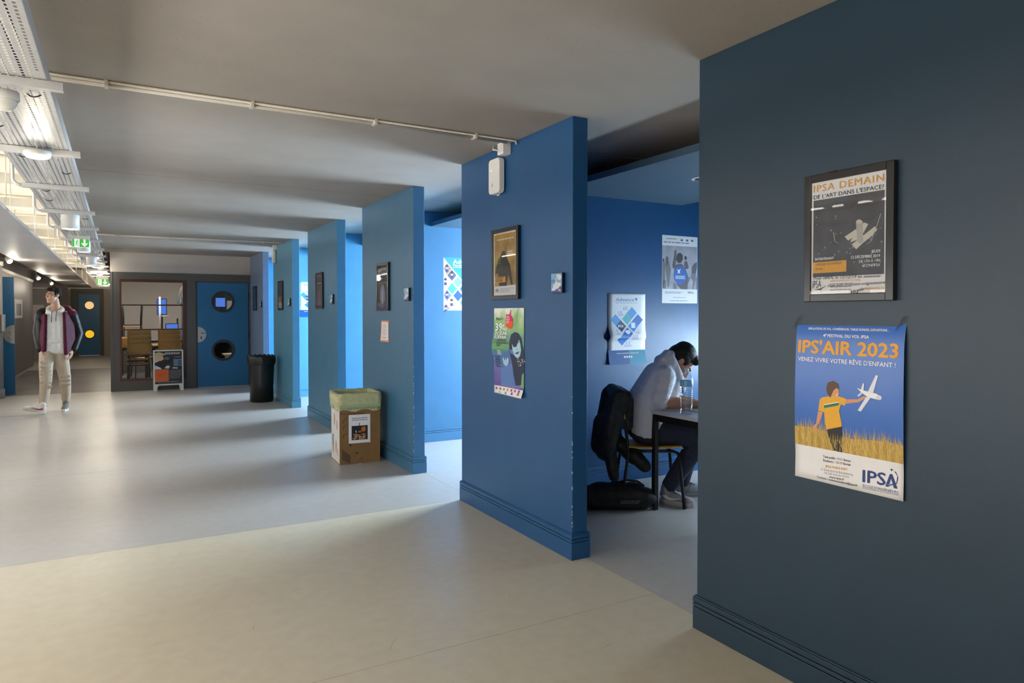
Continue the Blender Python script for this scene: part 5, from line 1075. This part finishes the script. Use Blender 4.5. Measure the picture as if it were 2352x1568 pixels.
# ---------- walking person
man = thing('person', 'person in burgundy and black jacket, white hoodie and beige trousers walking, hands in pockets', 'person', (-.87, 12.0, 0), math.radians(4.15))
HOOD = mat('white_fleece', srgb(238, 236, 230), .8, noise=.04, nscale=12, bump=.5, bscale=14); TRO = mat('beige_chino', srgb(190, 172, 150), .8, noise=.06, nscale=14, bump=.9, bscale=13); BURG = mat('burgundy_padding', srgb(82, 22, 48), .6, spec=.2, noise=.12, nscale=14, bump=.7, bscale=20); JBLK = mat('black_padding', srgb(15, 14, 18), .5, spec=.3, noise=.2, nscale=14, bump=.8, bscale=20)
Mh = Matrix.Translation((.022, -.005, 1.69)) @ Matrix.Rotation(math.radians(-52), 4, 'Z')
mb = MB(); head_parts(mb, Mh, SKINM)
for p, r, q, s_ in (((.04, .02, 1.50), .06, (.04, .01, 1.0), .10), ((-.10, .02, 1.42), .05, (-.16, .05, 1.14), .04), ((-.16, .05, 1.14), .04, (-.125, -.05, .91), .03), ((.22, .02, 1.42), .05, (.315, .07, 1.12), .04), ((.315, .07, 1.12), .04, (.25, -.06, .90), .03), ((.04, .02, 1.42), .06, (-.10, .02, 1.42), .05), ((.04, .02, 1.42), .06, (.22, .02, 1.42), .05), ((.03, 0, 1.0), .10, (-.06, -.02, .86), .07), ((.03, 0, 1.0), .10, (.10, .02, .86), .07), ((-.06, -.02, .86), .07, (-.075, -.13, .49), .05), ((-.075, -.13, .49), .05, (-.108, -.165, .11), .035), ((.10, .02, .86), .07, (.155, .02, .49), .05), ((.155, .02, .49), .05, (.165, .12, .11), .035)): mb.cap(p, r, q, s_, SKINM)
hand_parts(mb, (-.125, -.06, .90), (.15, -.1, -1), (-1, 0, 0), SKINM, 1, .3, -1); hand_parts(mb, (.25, -.07, .89), (-.25, -.15, -1), (1, -.4, 0), SKINM, 1, .3, 1)
blob('body', mb, SKINM, man, .0075, 3); face_parts(man, Mh)
mb = MB(); hair_parts(mb, Mh, HAIRM); blob('hair', mb, HAIRM, man, .0075, 2)
mb = MB()
for x in (-.035, .035, .10):
    mb.cap((x, -.015, .95), .118, (x, -.01, 1.25), .115, HOOD); mb.cap((x, -.01, 1.25), .115, (x*.8+.01, .01, 1.40), .085, HOOD)
mb.cap((-.06, -.06, .90), .065, (.14, -.05, .90), .065, HOOD); mb.cap((-.03, -.105, 1.03), .045, (.11, -.10, 1.03), .045, HOOD)
for i in range(14):
    a = 2*PI*i/14; b = 2*PI*(i+1)/14; f = lambda a: (.045+.095*math.cos(a), .012+.092*math.sin(a), 1.478+.055*math.sin(a)); mb.cap(f(a), .03, f(b), .03, HOOD)
mb.cap((.045, .10, 1.49), .06, (.045, .12, 1.38), .05, HOOD)
hd = blob('hoodie', mb, HOOD, man, .011, 3)
for x, z in ((.0, 1.30), (.055, 1.32)): obj('drawstring', MB().tube([(x+.012, -.085, 1.465), (x, -.122, 1.42), (x-.004, -.134, z)], .005, mat('grey_cord', srgb(96, 94, 92), .7, noise=.05), 8), hd)
mb = MB()
for p, r, q, s_ in (((-.03, 0, .93), .11, (.10, 0, .93), .11), ((-.055, -.02, .87), .105, (-.075, -.08, .66), .088), ((-.075, -.08, .66), .088, (-.078, -.13, .47), .078), ((-.078, -.13, .47), .077, (-.095, -.15, .28), .066), ((-.095, -.15, .28), .066, (-.106, -.165, .13), .056), ((.095, .02, .87), .105, (.13, .02, .66), .088), ((.13, .02, .66), .088, (.155, .02, .48), .076), ((.155, .02, .48), .076, (.165, .075, .28), .066), ((.165, .075, .28), .066, (.165, .115, .15), .056), ((.02, 0, .85), .10, (.03, 0, .76), .06)): mb.cap(p, r, q, s_, TRO)
for k in range(7): z = .40+.055*k; mb.cap((-.13, -.17-.01*(k % 2)+.18*(z-.47)*.3, z), .022, (-.02, -.175+.2*(z-.47), z-.02), .02, TRO)
for k in range(3): z = .40+.06*k; mb.cap((.10, -.045, z), .020, (.21, -.035, z-.01), .02, TRO)
blob('trousers', mb, TRO, man, .010, 2)
mb = MB()
for p, r, q, s_ in (((-.115, .03, 1.425), .080, (-.16, .06, 1.16), .072), ((-.16, .06, 1.16), .072, (-.135, -.04, .92), .058), ((.245, .03, 1.41), .085, (.325, .08, 1.13), .075), ((.325, .08, 1.13), .075, (.262, -.045, .91), .060), ((-.10, .08, 1.38), .08, (-.09, .08, .94), .07), ((.04, .10, 1.40), .08, (.04, .11, .94), .075), ((.18, .09, 1.38), .08, (.19, .09, .92), .07), ((-.13, -.02, 1.30), .05, (-.135, -.03, .90), .045), ((.0, .06, 1.47), .05, (-.11, .03, 1.45), .06)): mb.cap(p, r, q, s_, JBLK)
jk = blob('jacket', mb, JBLK, man, .011, 3); tag(jk, 'black padded sleeves and back')
mb = MB()
for p, r, q, s_ in (*[((-.072-.012*i, -.095+.022*i, 1.40), .022, (-.082-.012*i, -.142+.022*i, 1.14), .023) for i in range(6)], *[((-.082-.012*i, -.142+.022*i, 1.14), .023, (-.09-.011*i, -.135+.022*i, .90), .025) for i in range(6)], *[((.155+.018*i, -.085+.02*i, 1.43-.008*i), .024, (.160+.02*i, -.140+.022*i, 1.16), .026) for i in range(6)], *[((.160+.02*i, -.140+.022*i, 1.16), .026, (.168+.019*i, -.138+.022*i, .85+.012*i), .03) for i in range(6)]): mb.cap(p, r, q, s_, BURG)
blob('front_panel', mb, BURG, jk, .010, 2)
mb = MB()
for p, r, q, s_ in (((.10, .10, 1.50), .05, (.20, .06, 1.49), .055), ((.20, .06, 1.49), .055, (.245, .0, 1.43), .05), ((.06, .13, 1.48), .05, (.12, .12, 1.42), .06)): mb.cap(p, r, q, s_, BURG)
mb.sphere((.25, .0, 1.42), (.07, .06, .06), BURG, 12, 8)
blob('jacket_hood', mb, BURG, jk, .010, 2)
SHW = mat('white_leather', srgb(222, 214, 204), .5, noise=.04); SHS = mat('cream_sole', srgb(205, 196, 176), .6, noise=.05); RED = mat('red_stripe', srgb(190, 30, 45), .5, noise=.05); SHG = mat('grey_knit', srgb(122, 116, 110), .8, noise=.2, nscale=60)
sh1 = shoe(man, (-.085, -.195, .004), math.radians(196), math.radians(14), (SHW, SHS), SHW, RED); sh2 = shoe(man, (.17, .155, .001), math.radians(-97), 0, (SHG, SHW), SHG)

# ---------- seated student
ox, oy = AD(.985, 5.20); stu = thing('person', 'person in grey-white hoodie and dark jeans bent over the table writing', 'person', (ox, oy, 0), -YAW)
def q3(a, z, y): return (a-.985, y, z)
Mh = Matrix.Translation(q3(1.272, 1.058, 0)) @ Matrix.Rotation(math.radians(58), 4, 'Y') @ Matrix.Rotation(math.radians(90), 4, 'Z')
mb = MB(); head_parts(mb, Mh, SKIN2, 1.1, False); mb.cap(q3(1.235, 1.03, 0), .055, q3(1.165, .965, 0), .06, SKIN2)
for (a, z, y, r), (b, zz, yy, rr) in (((1.0, .56, 0, .10), (1.06, .78, 0, .10)), ((1.06, .78, 0, .10), (1.15, .98, 0, .07)), ((1.15, .97, 0, .07), (1.12, .95, -.17, .05)), ((1.15, .97, 0, .07), (1.12, .95, .17, .05)), ((1.12, .95, -.17, .05), (1.075, .775, -.20, .044)), ((1.075, .772, -.20, .047), (1.20, .772, -.20, .045)), ((1.20, .772, -.20, .045), (1.355, .760, -.19, .029)), ((1.12, .95, .17, .05), (1.13, .79, .17, .042)), ((1.13, .79, .17, .042), (1.36, .762, -.02, .028)), ((1.0, .54, 0, .1), (1.02, .54, -.1, .07)), ((1.0, .54, 0, .1), (1.02, .54, .1, .07)), ((1.02, .54, -.1, .07), (1.40, .50, -.10, .055)), ((1.40, .50, -.10, .055), (1.165, .10, -.03, .035)), ((1.02, .54, .1, .07), (1.42, .51, .12, .055)), ((1.42, .51, .12, .055), (1.33, .10, .16, .035))): mb.cap(q3(a, z, y), r, q3(b, zz, yy), rr, SKIN2)
hand_parts(mb, q3(1.365, .757, -.188), (1, .02, -.08), (0, 0, 1), SKIN2, 1, .45, -1); hand_parts(mb, q3(1.37, .757, -.03), (1, -.3, -.05), (0, 0, 1), SKIN2, 1, .3, 1)
blob('body', mb, SKIN2, stu, .0075, 3); face_parts(stu, Mh, 1.1, HAIRK)
mb = MB(); hair_parts(mb, Mh, HAIRK, 1.12, False); blob('hair', mb, HAIRK, stu, .0075, 2)
HG = mat('grey_white_fleece', srgb(205, 206, 214), .85, noise=.05, nscale=10, bump=1.0, bscale=11, stretch=(1, 1, 2.2)); JEAN = mat('dark_denim', srgb(34, 40, 58), .85, noise=.2, nscale=40, bump=.5, bscale=14)
mb = MB()
for y in (-.10, 0, .10): mb.cap(q3(.995, .58, y), .118, q3(1.015, .76, y*1.05), .125, HG); mb.cap(q3(1.015, .76, y*1.05), .125, q3(1.11, .945, y), .105, HG)
for (a, z, y, r), (b, zz, yy, rr) in (((1.12, .955, -.15, .085), (1.07, .80, -.205, .068)), ((1.07, .80, -.205, .068), (1.085, .775, -.205, .056)), ((1.12, .955, .15, .085), (1.13, .80, .18, .066)), ((1.13, .80, .18, .066), (1.27, .775, .08, .05)), ((1.15, 1.02, -.09, .055), (1.15, 1.02, .09, .055)), ((1.165, 1.085, -.07, .042), (1.165, 1.085, .07, .042)), ((1.135, 1.06, -.06, .05), (1.135, 1.06, .06, .05)), ((1.185, 1.115, -.06, .036), (1.185, 1.115, .06, .036)), ((1.10, 1.03, -.09, .035), (1.16, .97, -.13, .03)), ((1.185, 1.10, -.085, .03), (1.235, .97, -.105, .032)), ((1.235, .97, -.105, .032), (1.27, .86, -.05, .035)), ((1.185, 1.10, .085, .03), (1.235, .97, .105, .032)), ((1.20, .90, -.06, .07), (1.16, .78, -.06, .09)), ((1.20, .90, .06, .07), (1.16, .78, .06, .09))): mb.cap(q3(a, z, y), r, q3(b, zz, yy), rr, HG)
for k in range(5):
    u = (k+.5)/5; a0 = 1.125-.05*u; z0 = .965-.16*u; yy = -(.230+.036*u)
    mb.cap(q3(a0-.045, z0+.02-.012*(k % 2), yy+.012), .011, q3(a0+.02, z0-.012, yy), .0125, HG); mb.cap(q3(a0+.02, z0-.012, yy), .0125, q3(a0+.055, z0-.005, yy+.022), .010, HG)
for k in range(4): z0 = .60+.075*k; mb.cap(q3(.935+.012*k, z0+.03, -.186), .012, q3(1.05, z0-.01, -.212), .012, HG)
for k in range(3): mb.cap(q3(1.12+.03*k, 1.09-.035*k, -.10-.012*k), .012, q3(1.19+.02*k, 1.045-.045*k, -.125), .012, HG)
hd = blob('hoodie', mb, HG, stu, .009, 3)
for y in (-.10, -.04): obj('drawstring', MB().tube([q3(1.262, .875, y), q3(1.268, .855, y-.004), q3(1.268, .835, y)], .004, BLACKP, 6), hd)
mb = MB()
for (a, z, y, r), (b, zz, yy, rr) in (((.99, .555, -.09, .112), (.99, .555, .09, .112)), ((1.02, .54, -.10, .098), (1.22, .53, -.105, .088)), ((1.22, .53, -.105, .088), (1.405, .50, -.10, .073)), ((1.405, .50, -.10, .072), (1.30, .32, -.07, .072)), ((1.30, .32, -.07, .072), (1.19, .13, -.035, .062)), ((1.02, .54, .10, .098), (1.42, .505, .12, .075)), ((1.42, .505, .12, .072), (1.33, .12, .16, .06))): mb.cap(q3(a, z, y), r, q3(b, zz, yy), rr, JEAN)
blob('jeans', mb, JEAN, stu, .011, 3)
SGW = mat('grey_white_trainer', srgb(150, 150, 155), .6, noise=.08); SGS = mat('pale_trainer_sole', srgb(172, 172, 176), .5, noise=.04); SGL = mat('dark_lace', srgb(40, 42, 50), .7, noise=.1)
shoe(stu, q3(1.118, .001, 0), math.radians(-40), 0, (SGW, SGS), SGL, pm(225, 226, 230)); shoe(stu, q3(1.27, .001, .16), math.radians(0), 0, (SGW, SGS), SGL)
pen = obj('pen', MB().tube([q3(1.42, .735, -.16), q3(1.40, .80, -.20)], .004, BLACKP, 8)); pen.location = (ox, oy, 0); pen.rotation_euler = (0, 0, -YAW); tag(pen, 'thin dark pen in the hand of the student over the notebook', 'pen')
